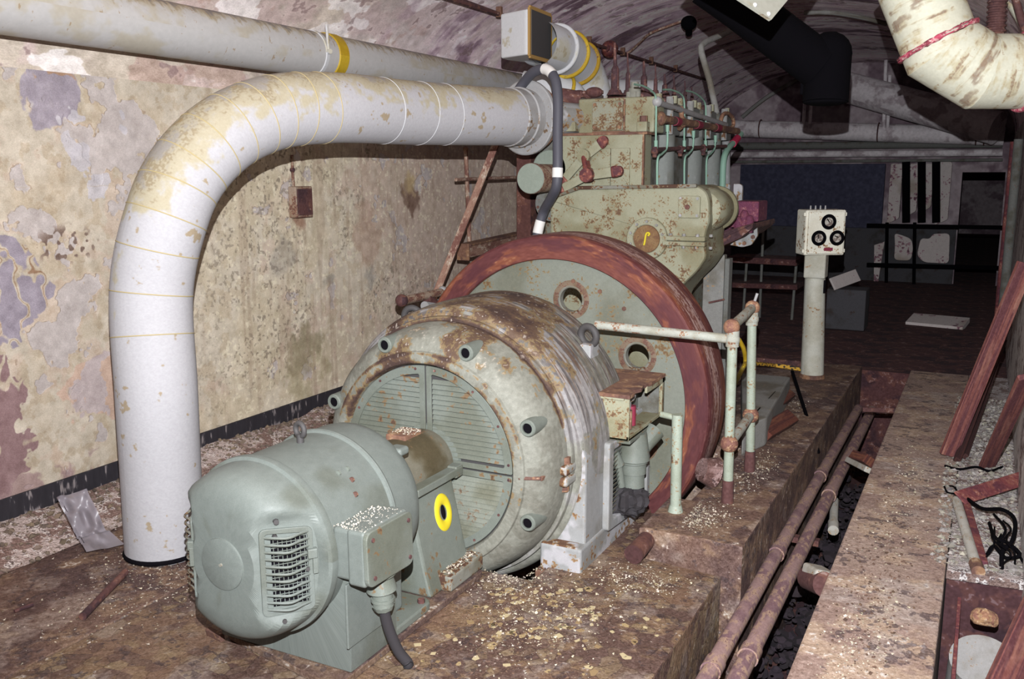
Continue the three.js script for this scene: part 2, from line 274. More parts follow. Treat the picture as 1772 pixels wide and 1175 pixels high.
T.rustDark = tex(512, 512, 0.6, 0.6, rustAll([[84, 52, 50], [62, 38, 42], [104, 68, 58], [130, 104, 96]], 401));
T.web = tex(512, 512, 0.8, 0.8, rustPaint([160, 165, 154], 0.2, 441, { rim: [162, 138, 98], core: [136, 104, 70], dirt: 0.35, f: 9 }));
T.lag = tex(1024, 1024, 1, 1, (u, v, o) => { const n = fbm(u, v, 5, 5, 5, 461), n2 = fbm(u, v, 22, 22, 4, 471), n3 = fbm(u, v, 120, 120, 2, 481); o[0] = 210; o[1] = 207; o[2] = 207; mixc(o, [198, 186, 154], sst(0.52, 0.7, n) * 0.6); mixc(o, [166, 146, 108], sst(0.62, 0.72, n2 * 0.7 + n * 0.3) * 0.5); const k = (n3 - 0.5) * 8; o[0] += k; o[1] += k; o[2] += k; o[3] = 0.5 + (n3 - 0.5) * 0.3 + (n2 - 0.5) * 0.2; });
T.wood = tex(256, 1024, 0.3, 1.2, (u, v, o) => { const n = fbm(u, v, 40, 3, 4, 501), m = fbm(u, v, 6, 3, 4, 511), n3 = fbm(u, v, 64, 128, 2, 521); o[0] = 112; o[1] = 64; o[2] = 58; mixc(o, [82, 42, 46], sst(0.42, 0.62, n)); mixc(o, [146, 104, 86], sst(0.56, 0.7, m) * 0.7); const k = (n3 - 0.5) * 26; o[0] += k; o[1] += k; o[2] += k; o[3] = n; });
T.grey = tex(512, 512, 0.6, 0.6, rustPaint([176, 174, 172], 0.05, 541, { dirt: 0.25, rim: [140, 116, 90], core: [104, 80, 60] }));
T.black = tex(512, 512, 0.8, 0.8, (u, v, o) => { const n = fbm(u, v, 8, 8, 5, 561), n2 = fbm(u, v, 50, 12, 3, 571); o[0] = 40; o[1] = 36; o[2] = 42; mixc(o, [150, 140, 138], sst(0.57, 0.68, n * 0.4 + n2 * 0.6) * 0.8); const k = (n2 - 0.5) * 18; o[0] += k; o[1] += k; o[2] += k; o[3] = n2; });
T.yellow = tex(256, 256, 0.3, 0.3, rustPaint([206, 172, 40], 0.16, 581, { rim: [176, 140, 50], core: [140, 104, 50], dirt: 0.3 }));

const M = {
  wall: mat(T.wall, 0.95, 0.006), vault: mat(T.vault, 0.95, 0.005), slab: mat(T.slab, 0.72, 0.005), mud: mat(T.mud, 0.8, 0.006),
  paint: mat(T.paint, 0.55, 0.0012), motor: mat(T.motor, 0.6, 0.0006), paintRust: mat(T.paintRust, 0.7, 0.002), paintHeavy: mat(T.paintHeavy, 0.85, 0.003),
  rust: mat(T.rust, 0.85, 0.002), rustDark: mat(T.rustDark, 0.85, 0.002), web: mat(T.web, 0.6, 0.001), lag: mat(T.lag, 0.85, 0.0006), wood: mat(T.wood, 0.8, 0.001),
  grey: mat(T.grey, 0.55, 0.001), black: mat(T.black, 0.8, 0.001), yellow: mat(T.yellow, 0.7, 0.001),
  hose: flat(0x5a5960, 0.6), rubber: flat(0x2c282b, 0.85), dark: new THREE.MeshPhysicalMaterial({ color: 0x100e12, roughness: 1, specularIntensity: 0.1 }), white: flat(0xd9d6d2, 0.7), chip: flat(0xd8cdbd, 0.9), greenPipe: flat(0x7fa08e, 0.6), redPaint: flat(0xb0284a, 0.6), dirtyRed: flat(0x7c2338, 0.7),
  soot: new THREE.MeshPhysicalMaterial({ color: 0x08070a, roughness: 1, specularIntensity: 0.1 }), mesh: flat(0x3d3a3a, 0.7), orange: flat(0x94733f, 0.75), yel: flat(0xe6d02a, 0.6), glass: new THREE.MeshPhysicalMaterial({ color: 0xffffff, roughness: 0.05, transmission: 1, thickness: 0, ior: 1.45 }),
  film: new THREE.MeshPhysicalMaterial({ color: 0xa79fa6, roughness: 0.38, transmission: 0.45, thickness: 0, side: THREE.DoubleSide }),
};

M.walk = mat(T.walk, 0.85, 0.006);
M.wallR = mat(tex(512, 512, 1.5, 1.5, (u, v, o) => { const n = fbm(u, v, 8, 8, 5, 1071), n3 = fbm(u, v, 60, 60, 3, 1081); o[0] = 196; o[1] = 188; o[2] = 184; mixc(o, [120, 100, 96], sst(0.5, 0.55, n)); mixc(o, [216, 210, 206], sst(0.54, 0.58, n3)); o[3] = n; }), 0.95, 0.01);
M.wallEnd = mat(tex(512, 512, 3, 3, (u, v, o) => { const n = fbm(u, v, 8, 8, 5, 1091), n3 = fbm(u, v, 60, 60, 3, 1101); o[0] = 160; o[1] = 146; o[2] = 150; mixc(o, [116, 98, 106], sst(0.45, 0.6, n)); const k = (n3 - 0.5) * 40; o[0] += k; o[1] += k; o[2] += k; }), 0.95, 0);
T.lagStain = tex(512, 1024, 0.9, 1.8, (u, v, o) => { const n = fbm(u, v, 5, 10, 5, 601), s = fbm(u, v, 5, 70, 4, 611), n2 = fbm(u, v, 20, 40, 4, 621), n3 = fbm(u, v, 90, 180, 2, 631); o[0] = 214; o[1] = 212; o[2] = 192; mixc(o, [190, 172, 132], sst(0.50, 0.66, s * 0.6 + n2 * 0.4) * 0.6); mixc(o, [140, 124, 112], sst(0.60, 0.70, n * 0.3 + n2 * 0.2 + s * 0.5) * 0.7); mixc(o, [132, 100, 74], sst(0.62, 0.72, s * 0.6 + n3 * 0.3 + n2 * 0.1) * 0.5); const k = (n3 - 0.5) * 14; o[0] += k; o[1] += k; o[2] += k; o[3] = n2; });
M.lagStain = mat(T.lagStain, 0.7, 0.002);
T.pink = tex(256, 256, 0.2, 0.2, rustAll([[178, 70, 92], [132, 58, 70], [206, 150, 150], [214, 190, 180]], 641, 6)); M.pinkRust = mat(T.pink, 0.85, 0.003);
// high pipe: white underneath, sooty streaked crust settled along its top; u runs round the pipe, v along it
T.lagDirty = tex(1024, 1024, 1.0, 3.2, (u, v, o) => {
  const n3 = fbm(u, v, 60, 180, 3, 661), st = fbm(u, v, 10, 160, 4, 671), n = fbm(u, v, 6, 16, 5, 681); o[0] = 206; o[1] = 203; o[2] = 200; mixc(o, [188, 172, 136], sst(0.56, 0.7, n) * 0.4);
  const e = Math.abs(u - 0.222) / 0.14 + (st - 0.5) * 0.9 + (n3 - 0.5) * 0.5; mixc(o, [178, 160, 126], (1 - sst(0.75, 1.1, e)) * 0.7); mixc(o, [138, 132, 132], 1 - sst(0.45, 0.85, e)); mixc(o, [112, 104, 100], (1 - sst(0.3, 0.7, e)) * sst(0.5, 0.6, n3) * 0.7);
  mixc(o, [150, 116, 76], sst(0.70, 0.74, st * 0.6 + n3 * 0.4) * 0.5); const k = (n3 - 0.5) * 12; o[0] += k; o[1] += k; o[2] += k; o[3] = 0.5 + (n3 - 0.5) * 0.5;
});
M.lagDirty = mat(T.lagDirty, 0.6, 0.001);
// generator casing: u is the angle round the shaft, v the way back along the casing (1 m); whitewash streaked round it, rust eaten in over the crown and along the seams
T.gen = tex(2048, 512, 1, 1, (u, v, o) => {
  const up = Math.sin(u * 6.28318), L = v, n = fbm(u, v, 12, 4, 5, 701), n2 = fbm(u, v, 50, 14, 4, 711), n3 = fbm(u, v, 260, 70, 3, 721), st = fbm(u, v, 14, 60, 4, 731), bell = 1 - sst(0.33, 0.345, L);
  o[0] = 177; o[1] = 178; o[2] = 164; mixc(o, [190, 187, 188], (1 - bell) * sst(0.4, 0.55, n) * 0.9); mixc(o, [116, 108, 106], (1 - bell) * sst(0.49, 0.58, st) * 0.85 * sst(-0.2, 0.5, up)); mixc(o, [138, 108, 86], (1 - bell) * sst(0.52, 0.6, fbm(u, v, 18, 70, 4, 735)) * 0.8 * sst(0.2, 0.7, up)); mixc(o, [214, 210, 208], (1 - bell) * sst(0.58, 0.64, fbm(u, v, 20, 80, 3, 741)) * 0.7);
  mixc(o, [150, 148, 134], sst(0.48, 0.62, n2) * 0.6);
  const m = n * 0.45 + n2 * 0.35 + n3 * 0.2, crown = sst(0.72, 1.0, up + (n - 0.5) * 0.5) * (bell ? 0.13 : 0.15);
  const line = Math.max(Math.exp(-Math.pow((L - 0.338) / 0.011, 2)), 0.8 * Math.exp(-Math.pow((L - 0.06) / 0.014, 2)), 0.7 * Math.exp(-Math.pow((L - 0.1) / 0.008, 2))) * 0.19 * sst(-0.95, 0.1, up);
  const th = 0.635 - crown - line; mixc(o, [168, 138, 92], sst(th - 0.035, th, m) * 0.8); mixc(o, [120, 92, 72], sst(th + 0.02, th + 0.06, m)); mixc(o, [80, 56, 50], sst(th + 0.09, th + 0.14, m) * 0.8);
  mixc(o, [222, 212, 196], sst(0.69, 0.72, n3 * 0.7 + n2 * 0.3) * sst(0.6, 0.9, up) * 0.8);
  const k = (n3 - 0.5) * 40 + (hs((u * 2048) | 0, (v * 512) | 0, 7) - 0.5) * 18; o[0] += k; o[1] += k; o[2] += k; o[3] = 0.6 - sst(th, th + 0.06, m) * 0.3 + (n3 - 0.5) * 0.4;
});
M.gen = mat(T.gen, 0.75, 0.003);
T.leg = tex(512, 512, 0.7, 0.7, rustPaint([180, 180, 178], 0.34, 761, { rim: [166, 124, 78], core: [118, 80, 56], chalk: [214, 210, 212], chalkAmt: 0.35, dirt: 0.4, f: 5 })); M.leg = mat(T.leg, 0.8, 0.003);
T.slatLow = tex(256, 256, 0.5, 0.5, rustPaint([160, 164, 150], 0.12, 781, { rim: [146, 124, 100], core: [122, 92, 70], dirt: 0.5, f: 7 })); M.slatLow = mat(T.slatLow, 0.65, 0.001);
M.bossM = M.paint; M.paintHeavy2 = mat(tex(256, 256, 0.5, 0.5, rustPaint([140, 134, 116], 0.12, 791, { dirt: 0.8 })), 0.75, 0.001);
// flywheel rim: red rust, with a worn whitewashed track round its outer face; v runs along the rim's section
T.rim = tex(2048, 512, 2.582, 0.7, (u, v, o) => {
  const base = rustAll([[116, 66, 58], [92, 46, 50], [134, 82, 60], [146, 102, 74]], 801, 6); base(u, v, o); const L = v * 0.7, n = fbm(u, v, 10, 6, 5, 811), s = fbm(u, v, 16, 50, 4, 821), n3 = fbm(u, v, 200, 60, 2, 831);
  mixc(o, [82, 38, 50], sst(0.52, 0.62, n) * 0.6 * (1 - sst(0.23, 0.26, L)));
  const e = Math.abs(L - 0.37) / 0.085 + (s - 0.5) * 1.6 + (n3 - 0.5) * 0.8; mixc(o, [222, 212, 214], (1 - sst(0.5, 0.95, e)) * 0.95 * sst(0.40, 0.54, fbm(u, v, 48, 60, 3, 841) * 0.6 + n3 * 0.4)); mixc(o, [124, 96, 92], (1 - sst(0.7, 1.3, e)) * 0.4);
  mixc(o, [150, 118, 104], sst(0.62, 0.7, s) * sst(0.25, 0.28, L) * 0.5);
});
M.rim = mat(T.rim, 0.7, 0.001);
M.paintHeavyG = mat(tex(256, 256, 0.7, 0.7, rustPaint([112, 112, 100], 0.25, 851, { rim: [112, 84, 60], core: [72, 52, 44], dirt: 0.6 })), 0.85, 0.002);
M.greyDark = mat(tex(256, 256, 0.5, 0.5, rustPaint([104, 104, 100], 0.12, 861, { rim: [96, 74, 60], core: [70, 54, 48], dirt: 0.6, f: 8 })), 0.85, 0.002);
M.paintRust2 = mat(tex(256, 256, 0.4, 0.4, rustPaint([172, 168, 144], 0.48, 871, { rim: [156, 126, 84], core: [120, 84, 56], dirt: 0.4, f: 8 })), 0.75, 0.002);
M.greySheet = mat(tex(256, 256, 0.6, 0.6, rustPaint([128, 126, 122], 0.05, 881, { dirt: 0.5 })), 0.8, 0.001);
M.purpleRust = mat(tex(256, 256, 0.3, 0.3, rustAll([[96, 42, 66], [66, 30, 50], [116, 60, 72], [140, 96, 100]], 891)), 0.8, 0.002);
M.dirtyRust = mat(tex(256, 256, 0.2, 0.2, rustAll([[104, 52, 48], [76, 34, 40], [132, 76, 60], [150, 110, 90]], 901)), 0.6, 0.001);
M.orangeRust = mat(tex(256, 256, 0.2, 0.2, rustAll([[136, 98, 76], [110, 72, 62], [156, 122, 90], [170, 146, 126]], 911)), 0.8, 0.001);
M.rustMix = mat(tex(256, 256, 0.3, 0.3, rustPaint([150, 132, 116], 0.55, 921, { rim: [130, 92, 72], core: [96, 62, 54], f: 6 })), 0.8, 0.002);
M.ochre = mat(tex(256, 256, 0.3, 0.3, rustAll([[136, 104, 70], [120, 86, 60], [146, 118, 82], [110, 78, 56]], 931)), 0.75, 0.001);
M.rail = mat(tex(256, 256, 0.4, 0.4, rustPaint([168, 174, 158], 0.1, 951, { dirt: 0.2, f: 6 })), 0.6, 0.001); M.railTop = mat(tex(256, 256, 0.3, 0.3, rustPaint([178, 176, 164], 0.3, 961, { rim: [160, 120, 90], core: [128, 86, 66], dirt: 0.4, f: 6 })), 0.75, 0.001);
M.woodBrown = mat(T.wood, 0.9, 0.002, { color: 0xd8c8a8 }); M.woodDark = mat(T.wood, 0.85, 0.001, { color: 0x8a7a7a }); M.woodPink = mat(T.wood, 0.8, 0.001, { color: 0xffffff });
M.blackYellow = mat(tex(256, 64, 0.16, 0.16, (u, v, o) => { const k = (u * 2 + v * 0.3) % 1 < 0.45 && vn(u * 30, v * 8, 30, 8, 3) > 0.3; o[0] = k ? 196 : 32; o[1] = k ? 150 : 28; o[2] = k ? 50 : 30; }), 0.8, 0);
M.postM = mat(tex(256, 256, 0.5, 0.5, rustPaint([186, 184, 172], 0.08, 971, { dirt: 0.3 })), 0.7, 0.001); M.gaugeFace = mat(tex(128, 128, 0.08, 0.08, (u, v, o) => { const n = fbm(u, v, 5, 5, 4, 981); o[0] = 176; o[1] = 170; o[2] = 160; mixc(o, [110, 96, 88], sst(0.5, 0.6, n)); }), 0.6, 0);
M.trenchPipe = mat(tex(256, 512, 0.3, 0.6, rustAll([[142, 114, 110], [114, 86, 90], [160, 132, 112], [98, 66, 70]], 991, 5)), 0.85, 0.002); M.tubeGrey = mat(tex(256, 256, 0.3, 0.3, rustPaint([170, 166, 158], 0.06, 1001, { dirt: 0.5 })), 0.8, 0.001);
M.dirtyRust2 = mat(tex(256, 256, 0.4, 0.4, rustAll([[110, 54, 54], [82, 38, 48], [128, 76, 66], [150, 112, 100]], 1011)), 0.85, 0.002); M.strutM = mat(tex(256, 512, 0.3, 0.6, rustAll([[142, 108, 92], [112, 74, 64], [164, 140, 122], [186, 176, 164]], 1021, 5)), 0.85, 0.001);
M.lagGrey = mat(tex(256, 512, 0.9, 1.8, (u, v, o) => { const n = fbm(u, v, 6, 12, 5, 1051), n3 = fbm(u, v, 40, 80, 2, 1061); o[0] = 214; o[1] = 206; o[2] = 208; mixc(o, [160, 146, 150], sst(0.5, 0.66, n) * 0.8); const k = (n3 - 0.5) * 30; o[0] += k; o[1] += k; o[2] += k; }), 0.85, 0); M.boardBlue = mat(tex(256, 128, 2, 1, (u, v, o) => { const n = fbm(u, v, 60, 30, 2, 1031); o[0] = 54; o[1] = 54; o[2] = 74; const k = (n - 0.5) * 30; o[0] += k; o[1] += k; o[2] += k; }), 0.85, 0); M.panelPale = mat(tex(256, 256, 1, 1, rustPaint([196, 186, 182], 0.25, 1041, { rim: [150, 110, 120], core: [96, 64, 76], dirt: 0.6, f: 5 })), 0.9, 0.002);
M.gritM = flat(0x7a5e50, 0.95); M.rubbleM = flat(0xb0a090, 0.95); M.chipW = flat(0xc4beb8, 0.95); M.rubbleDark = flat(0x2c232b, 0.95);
M.bedM = mat(T.mud, 0.9, 0.002);
M.boxM = mat(tex(256, 256, 0.5, 0.5, rustPaint([224, 220, 206], 0.08, 1111, { dirt: 0.2 })), 0.7, 0.001);

// exhaust lagging: u runs 4 m along the pipe, v from its upper (0) to its under side (1): grimy speckled crust on the upper side, stained joints
T.lagBend = tex(2048, 256, 4, 1, (u, v, o) => {
  const n = fbm(u, v, 28, 7, 5, 1201), n2 = fbm(u, v, 110, 28, 4, 1211), n3 = fbm(u, v, 600, 128, 2, 1221), g = hs((u * 2048) | 0, (v * 256) | 0, 11); o[0] = 210; o[1] = 207; o[2] = 209;
  const bend = sst(1.05, 1.7, u * 4), e = Math.min(v, 1 - v) * 2 + (n - 0.5) * 0.6 + (n2 - 0.5) * 0.4 + (1 - bend) * 0.6; mixc(o, [204, 190, 152], (1 - sst(0.30, 0.46, e)) * 0.75); mixc(o, [168, 150, 118], (1 - sst(0.16, 0.3, e)) * sst(0.46, 0.58, n3 * 0.6 + n2 * 0.4) * 0.8); mixc(o, [176, 170, 166], (1 - sst(0.02, 0.16, e)) * 0.8);
  mixc(o, [172, 142, 92], sst(0.68, 0.72, n * 0.4 + n2 * 0.6) * 0.6); const k = (g - 0.5) * 8 + (n3 - 0.5) * 12; o[0] += k; o[1] += k; o[2] += k; o[3] = n3;
}, THREE.MirroredRepeatWrapping);
M.lagBend = mat(T.lagBend, 0.8, 0.0005);
T.dust = tex(1024, 512, 1.2, 0.6, (u, v, o) => { const n = fbm(u, v, 12, 6, 5, 1231), n3 = fbm(u, v, 240, 120, 2, 1241), n2 = fbm(u, v, 50, 25, 4, 1251); o[0] = 172; o[1] = 158; o[2] = 152; mixc(o, [120, 98, 90], sst(0.46, 0.6, n)); mixc(o, [206, 198, 192], sst(0.54, 0.62, n2)); mixc(o, [82, 66, 64], sst(0.6, 0.66, n2 * 0.5 + n3 * 0.5)); const k = (n3 - 0.5) * 70; o[0] += k; o[1] += k; o[2] += k; o[3] = n2 * 0.6 + n3 * 0.4; });
M.dust = mat(T.dust, 0.95, 0.012, { color: new THREE.Color().setRGB(0.75, 0.73, 0.73) }); M.dustPale = mat(T.dust, 0.95, 0.012, { color: new THREE.Color().setRGB(0.9, 0.93, 0.97) });
M.trayM = mat(T.lagStain, 0.8, 0.001, { color: new THREE.Color().setRGB(0.4, 0.4, 0.42) });
M.ringRust = mat(tex(256, 256, 0.25, 0.25, rustPaint([150, 132, 112], 0.5, 1301, { rim: [146, 108, 88], core: [120, 84, 72], dirt: 0.6, f: 5 })), 0.8, 0, { color: new THREE.Color().setRGB(0.55, 0.52, 0.5) });
// overall depth of each coat of paint, judged against the wall
for (const [k, v] of Object.entries({ lag: [0.76, 0.78, 0.8], lagDirty: [0.68, 0.68, 0.69], motor: [0.45, 0.455, 0.46], paint: [0.46, 0.46, 0.46], bedM: [0.55, 0.55, 0.55], gen: [0.42, 0.41, 0.41], leg: [0.56, 0.56, 0.57], web: [0.5, 0.49, 0.47], rim: [0.8, 0.66, 0.6], lagStain: [0.8, 0.8, 0.8], lagBend: [0.59, 0.59, 0.6], paintRust: [0.55, 0.57, 0.55], paintRust2: [0.55, 0.57, 0.6], slab: [0.54, 0.53, 0.53], mud: [0.72, 0.71, 0.70], slatLow: [0.46, 0.46, 0.46], paintHeavy: [0.55, 0.55, 0.55], paintHeavy2: [0.5, 0.5, 0.5], rail: [0.75, 0.78, 0.78], railTop: [0.75, 0.78, 0.8], chip: [0.75, 0.75, 0.75], gritM: [0.6, 0.6, 0.6], rubbleM: [0.45, 0.42, 0.42], chipW: [0.55, 0.55, 0.56], grey: [0.7, 0.7, 0.72], hose: [0.6, 0.6, 0.65], yel: [0.75, 0.75, 0.6], yellow: [0.75, 0.75, 0.75] })) { const m = M[k]; if (m.map) m.color.setRGB(...v); else m.color.multiply(new THREE.Color().setRGB(...v)); }
M.bossM = M.paint; M.walk.color.setRGB(0.72, 0.74, 0.78); 
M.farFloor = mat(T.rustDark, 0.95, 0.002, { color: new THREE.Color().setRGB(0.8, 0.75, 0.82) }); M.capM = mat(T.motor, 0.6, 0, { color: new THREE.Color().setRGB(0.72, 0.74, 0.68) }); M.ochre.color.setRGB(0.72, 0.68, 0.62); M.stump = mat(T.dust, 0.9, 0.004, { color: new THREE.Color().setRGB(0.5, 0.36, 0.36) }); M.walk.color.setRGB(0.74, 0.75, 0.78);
M.lugM = mat(T.leg, 0.8, 0.002, { color: new THREE.Color().setRGB(0.5, 0.49, 0.46) });
M.cylM = mat(T.leg, 0.8, 0.002, { color: new THREE.Color().setRGB(0.42, 0.44, 0.42) });
M.dust.color.setRGB(1.25, 1.2, 1.2); M.vault.color.setRGB(1.15, 1.13, 1.15); M.boxM.color.setRGB(1.15, 1.17, 1.15);
M.yellowDull = mat(T.yellow, 0.8, 0, { color: new THREE.Color().setRGB(0.6, 0.55, 0.7) });
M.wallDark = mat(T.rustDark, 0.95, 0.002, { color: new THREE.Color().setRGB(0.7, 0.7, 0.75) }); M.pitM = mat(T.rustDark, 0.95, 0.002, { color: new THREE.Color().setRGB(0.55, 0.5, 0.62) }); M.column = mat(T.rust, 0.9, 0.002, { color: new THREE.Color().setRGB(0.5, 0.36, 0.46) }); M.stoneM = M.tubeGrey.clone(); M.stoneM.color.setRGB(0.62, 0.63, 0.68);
M.gloomCaseM = M.greyDark.clone(); M.gloomCaseM.color.setRGB(0.38, 0.36, 0.44); M.flakeA = flat(0x9c8660, 0.9); M.flakeB = flat(0x8a7250, 0.9); M.flakeC = flat(0xb0a07c, 0.9); M.boxM.color.setRGB(1.0, 1.0, 0.98);

// ---------------------------------------------------------------- the room
const XL = -3.72, XR = 0.22, DN = -2.5, DE = 13.5;
struct('wall_left', box(XL - 0.2, XL, -0.75, 2.05, DN, DE, 0), M.wall);
struct('wall_right', box(XR, XR + 0.2, -0.75, 2.05, 3.5, DE, 0), M.wallR);
// unseen dark bay added to the right of the camera to cut bounced flash light
struct('added_bay_return', box(XR + 0.2, 2.6, -0.75, 2.6, 3.5, 3.7, 0), M.wallDark);
struct('added_bay_wall', box(2.4, 2.6, -0.75, 2.6, DN, 3.5, 0), M.wallDark);
struct('added_bay_ceiling', box(XR, 2.6, 2.4, 2.6, DN, 3.5, 0), M.wallDark);
struct('added_bay_header', box(XR, XR + 0.1, 2.0, 2.4, DN, 3.5, 0), M.wallDark);
const DX0 = PZ(1657, 400, DE)[0], DX1 = PZ(1731, 400, DE)[0], DY = PZ(1690, 298, DE)[1];      // doorway through the end wall into an unlit passage
struct('wall_end', slab([[XL - 0.2, -0.75], [DX0, -0.75], [DX0, DY], [DX1, DY], [DX1, -0.75], [XR + 0.2, -0.75], [XR + 0.2, 3.3], [XL - 0.2, 3.3]], DE, DE + 0.2, 0), M.wallEnd);
struct('wall_passage', [box(DX0 - 0.7, DX0 - 0.5, -0.75, 2.3, DE + 0.2, DE + 11, 0), box(DX1 + 0.5, DX1 + 0.7, -0.75, 2.3, DE + 0.2, DE + 11, 0), box(DX0 - 0.7, DX1 + 0.7, -0.75, 2.3, DE + 11, DE + 11.2, 0)], M.wallEnd);
struct('ceiling_passage', box(DX0 - 0.7, DX1 + 0.7, 2.3, 2.5, DE + 0.2, DE + 11.2, 0), M.wallEnd);
struct('floor_passage', box(DX0 - 0.7, DX1 + 0.7, -0.2, 0.07, DE, DE + 11.2, 0), M.farFloor);
struct('wall_near', box(XL - 0.2, 2.6, -0.75, 3.3, DN - 0.2, DN, 0), M.wallDark);
const VC = [-1.75, 2.0, 1.97, 0.98];
{
  const n = 72, pts = [], out = []; for (let i = 0; i <= n; i++) { const t = Math.PI * i / n; pts.push([VC[0] + VC[2] * Math.cos(t), VC[1] + VC[3] * Math.sin(t)]); out.push([VC[0] + (VC[2] + 0.2) * Math.cos(t), VC[1] + (VC[3] + 0.2) * Math.sin(t)]); }
  const P = [], UV = [], I = []; for (let k = 0; k < 2; k++) for (let i = 0; i <= n; i++) for (const d of [DN, DE]) { const q = (k ? out : pts)[i]; P.push(q[0], q[1], -d); UV.push(d - 1.5, 4.9 * i / n); }
  const m = (n + 1) * 2; for (let i = 0; i < n; i++) { const a = i * 2; I.push(a, a + 1, a + 2, a + 1, a + 3, a + 2, m + a, m + a + 2, m + a + 1, m + a + 1, m + a + 2, m + a + 3); } for (const i of [0, n]) { const a = i * 2; I.push(a, m + a, a + 1, a + 1, m + a, m + a + 1); }
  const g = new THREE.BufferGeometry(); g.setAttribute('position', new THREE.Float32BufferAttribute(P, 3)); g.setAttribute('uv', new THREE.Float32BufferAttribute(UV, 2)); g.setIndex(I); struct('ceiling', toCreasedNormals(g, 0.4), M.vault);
}
struct('floor', slabY([[XL, DN], [-2.641, DN], [-2.641, 7.28], [XL, 7.28]], -0.75, -0.002, 0.004), M.mud);
const slabMesh = struct('floor_slab', slabY([[-2.63, DN], [-0.818, DN], [-0.818, 3.37], [-1.22, 3.41], [-1.22, 3.9], [-1.46, 3.9], [-1.46, 3.005], [-2.3, 2.99], [-2.3, 3.9], [-2.63, 3.9]], -0.75, 0, 0.008), M.slab);
struct('floor_step', slabY([[-1.19, 3.47], [-0.757, 3.455], [-0.757, 7.28], [-2.63, 7.28], [-2.63, 4.75], [-1.08, 4.75], [-1.09, 3.88], [-1.19, 3.88]], -0.75, 0.1, 0.008), M.mud);
struct('floor_walkway', slabY([[-0.418, DN], [-0.04, DN], [-0.035, 3.6], [-0.03, 7.28], [-0.418, 7.28]], -0.75, 0.1, 0.008), M.walk);
struct('floor_right', slabY([[-0.032, 3.58], [XR, 3.6], [XR, 7.28], [-0.028, 7.28]], 0.065, 0.101, 0.004), M.dustPale);
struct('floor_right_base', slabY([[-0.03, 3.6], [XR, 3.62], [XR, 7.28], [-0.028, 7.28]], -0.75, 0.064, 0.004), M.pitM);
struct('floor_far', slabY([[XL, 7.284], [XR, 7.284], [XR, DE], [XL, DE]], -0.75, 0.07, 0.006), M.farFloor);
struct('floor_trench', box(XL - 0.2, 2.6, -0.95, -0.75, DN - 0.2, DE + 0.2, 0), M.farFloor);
struct('baseboard_left', box(XL, XL + 0.012, 0, 0.165, DN, 7.28, 0.002), M.black);
struct('gloom_panel_1', box(PZ(1268, 400, DE)[0], PZ(1655, 400, DE)[0], 0.07, PZ(1450, 392, DE)[1], DE - 0.06, DE, 0.004), M.gloomCaseM);  // dark sheet put in as painted gloom low on the end wall
// pale flakes of old paint that still cling to the slab
{
  const r = rng(515), gs = Array.from({ length: 6 }, () => { const n = 4 + Math.floor(r() * 3), p = Array.from({ length: n }, (_, i) => { const a = (i + r() * 0.6) / n * 6.283, q = 0.7 + r() * 0.5; return [Math.cos(a) * q, Math.sin(a) * q]; }); const sh = new THREE.Shape(p.map(q => new THREE.Vector2(q[0] * 0.014, q[1] * 0.014))); const g = new THREE.ExtrudeGeometry(sh, { depth: 0.0016, bevelEnabled: false }); g.rotateX(-Math.PI / 2); return boxUV(g); });
  for (let i = 0; i < 130; i++) { const near = i < 60, px = near ? 850 + r() * 180 : 720 + r() * 460, py = near ? 1020 + r() * 90 : 1010 + r() * 160, p = PY(px, py, 0); if (p[0] > -0.86 || p[2] > 3.3 || (p[0] < -1.5 && p[2] > 2.93) || p[0] < -1.62) continue; const m = new THREE.Mesh(gs[i % 6], [M.flakeA, M.flakeB, M.flakeC][Math.floor(r() * 3)]); m.name = 'flake'; m.position.set(p[0], -0.0004, -p[2]); m.rotation.y = r() * 6.28; const k = near ? 0.8 + r() * 0.7 : 0.5 + r() * 0.7; m.scale.set(k, 1, k * (0.7 + r() * 0.5)); m.castShadow = m.receiveShadow = true; slabMesh.add(m); }
}

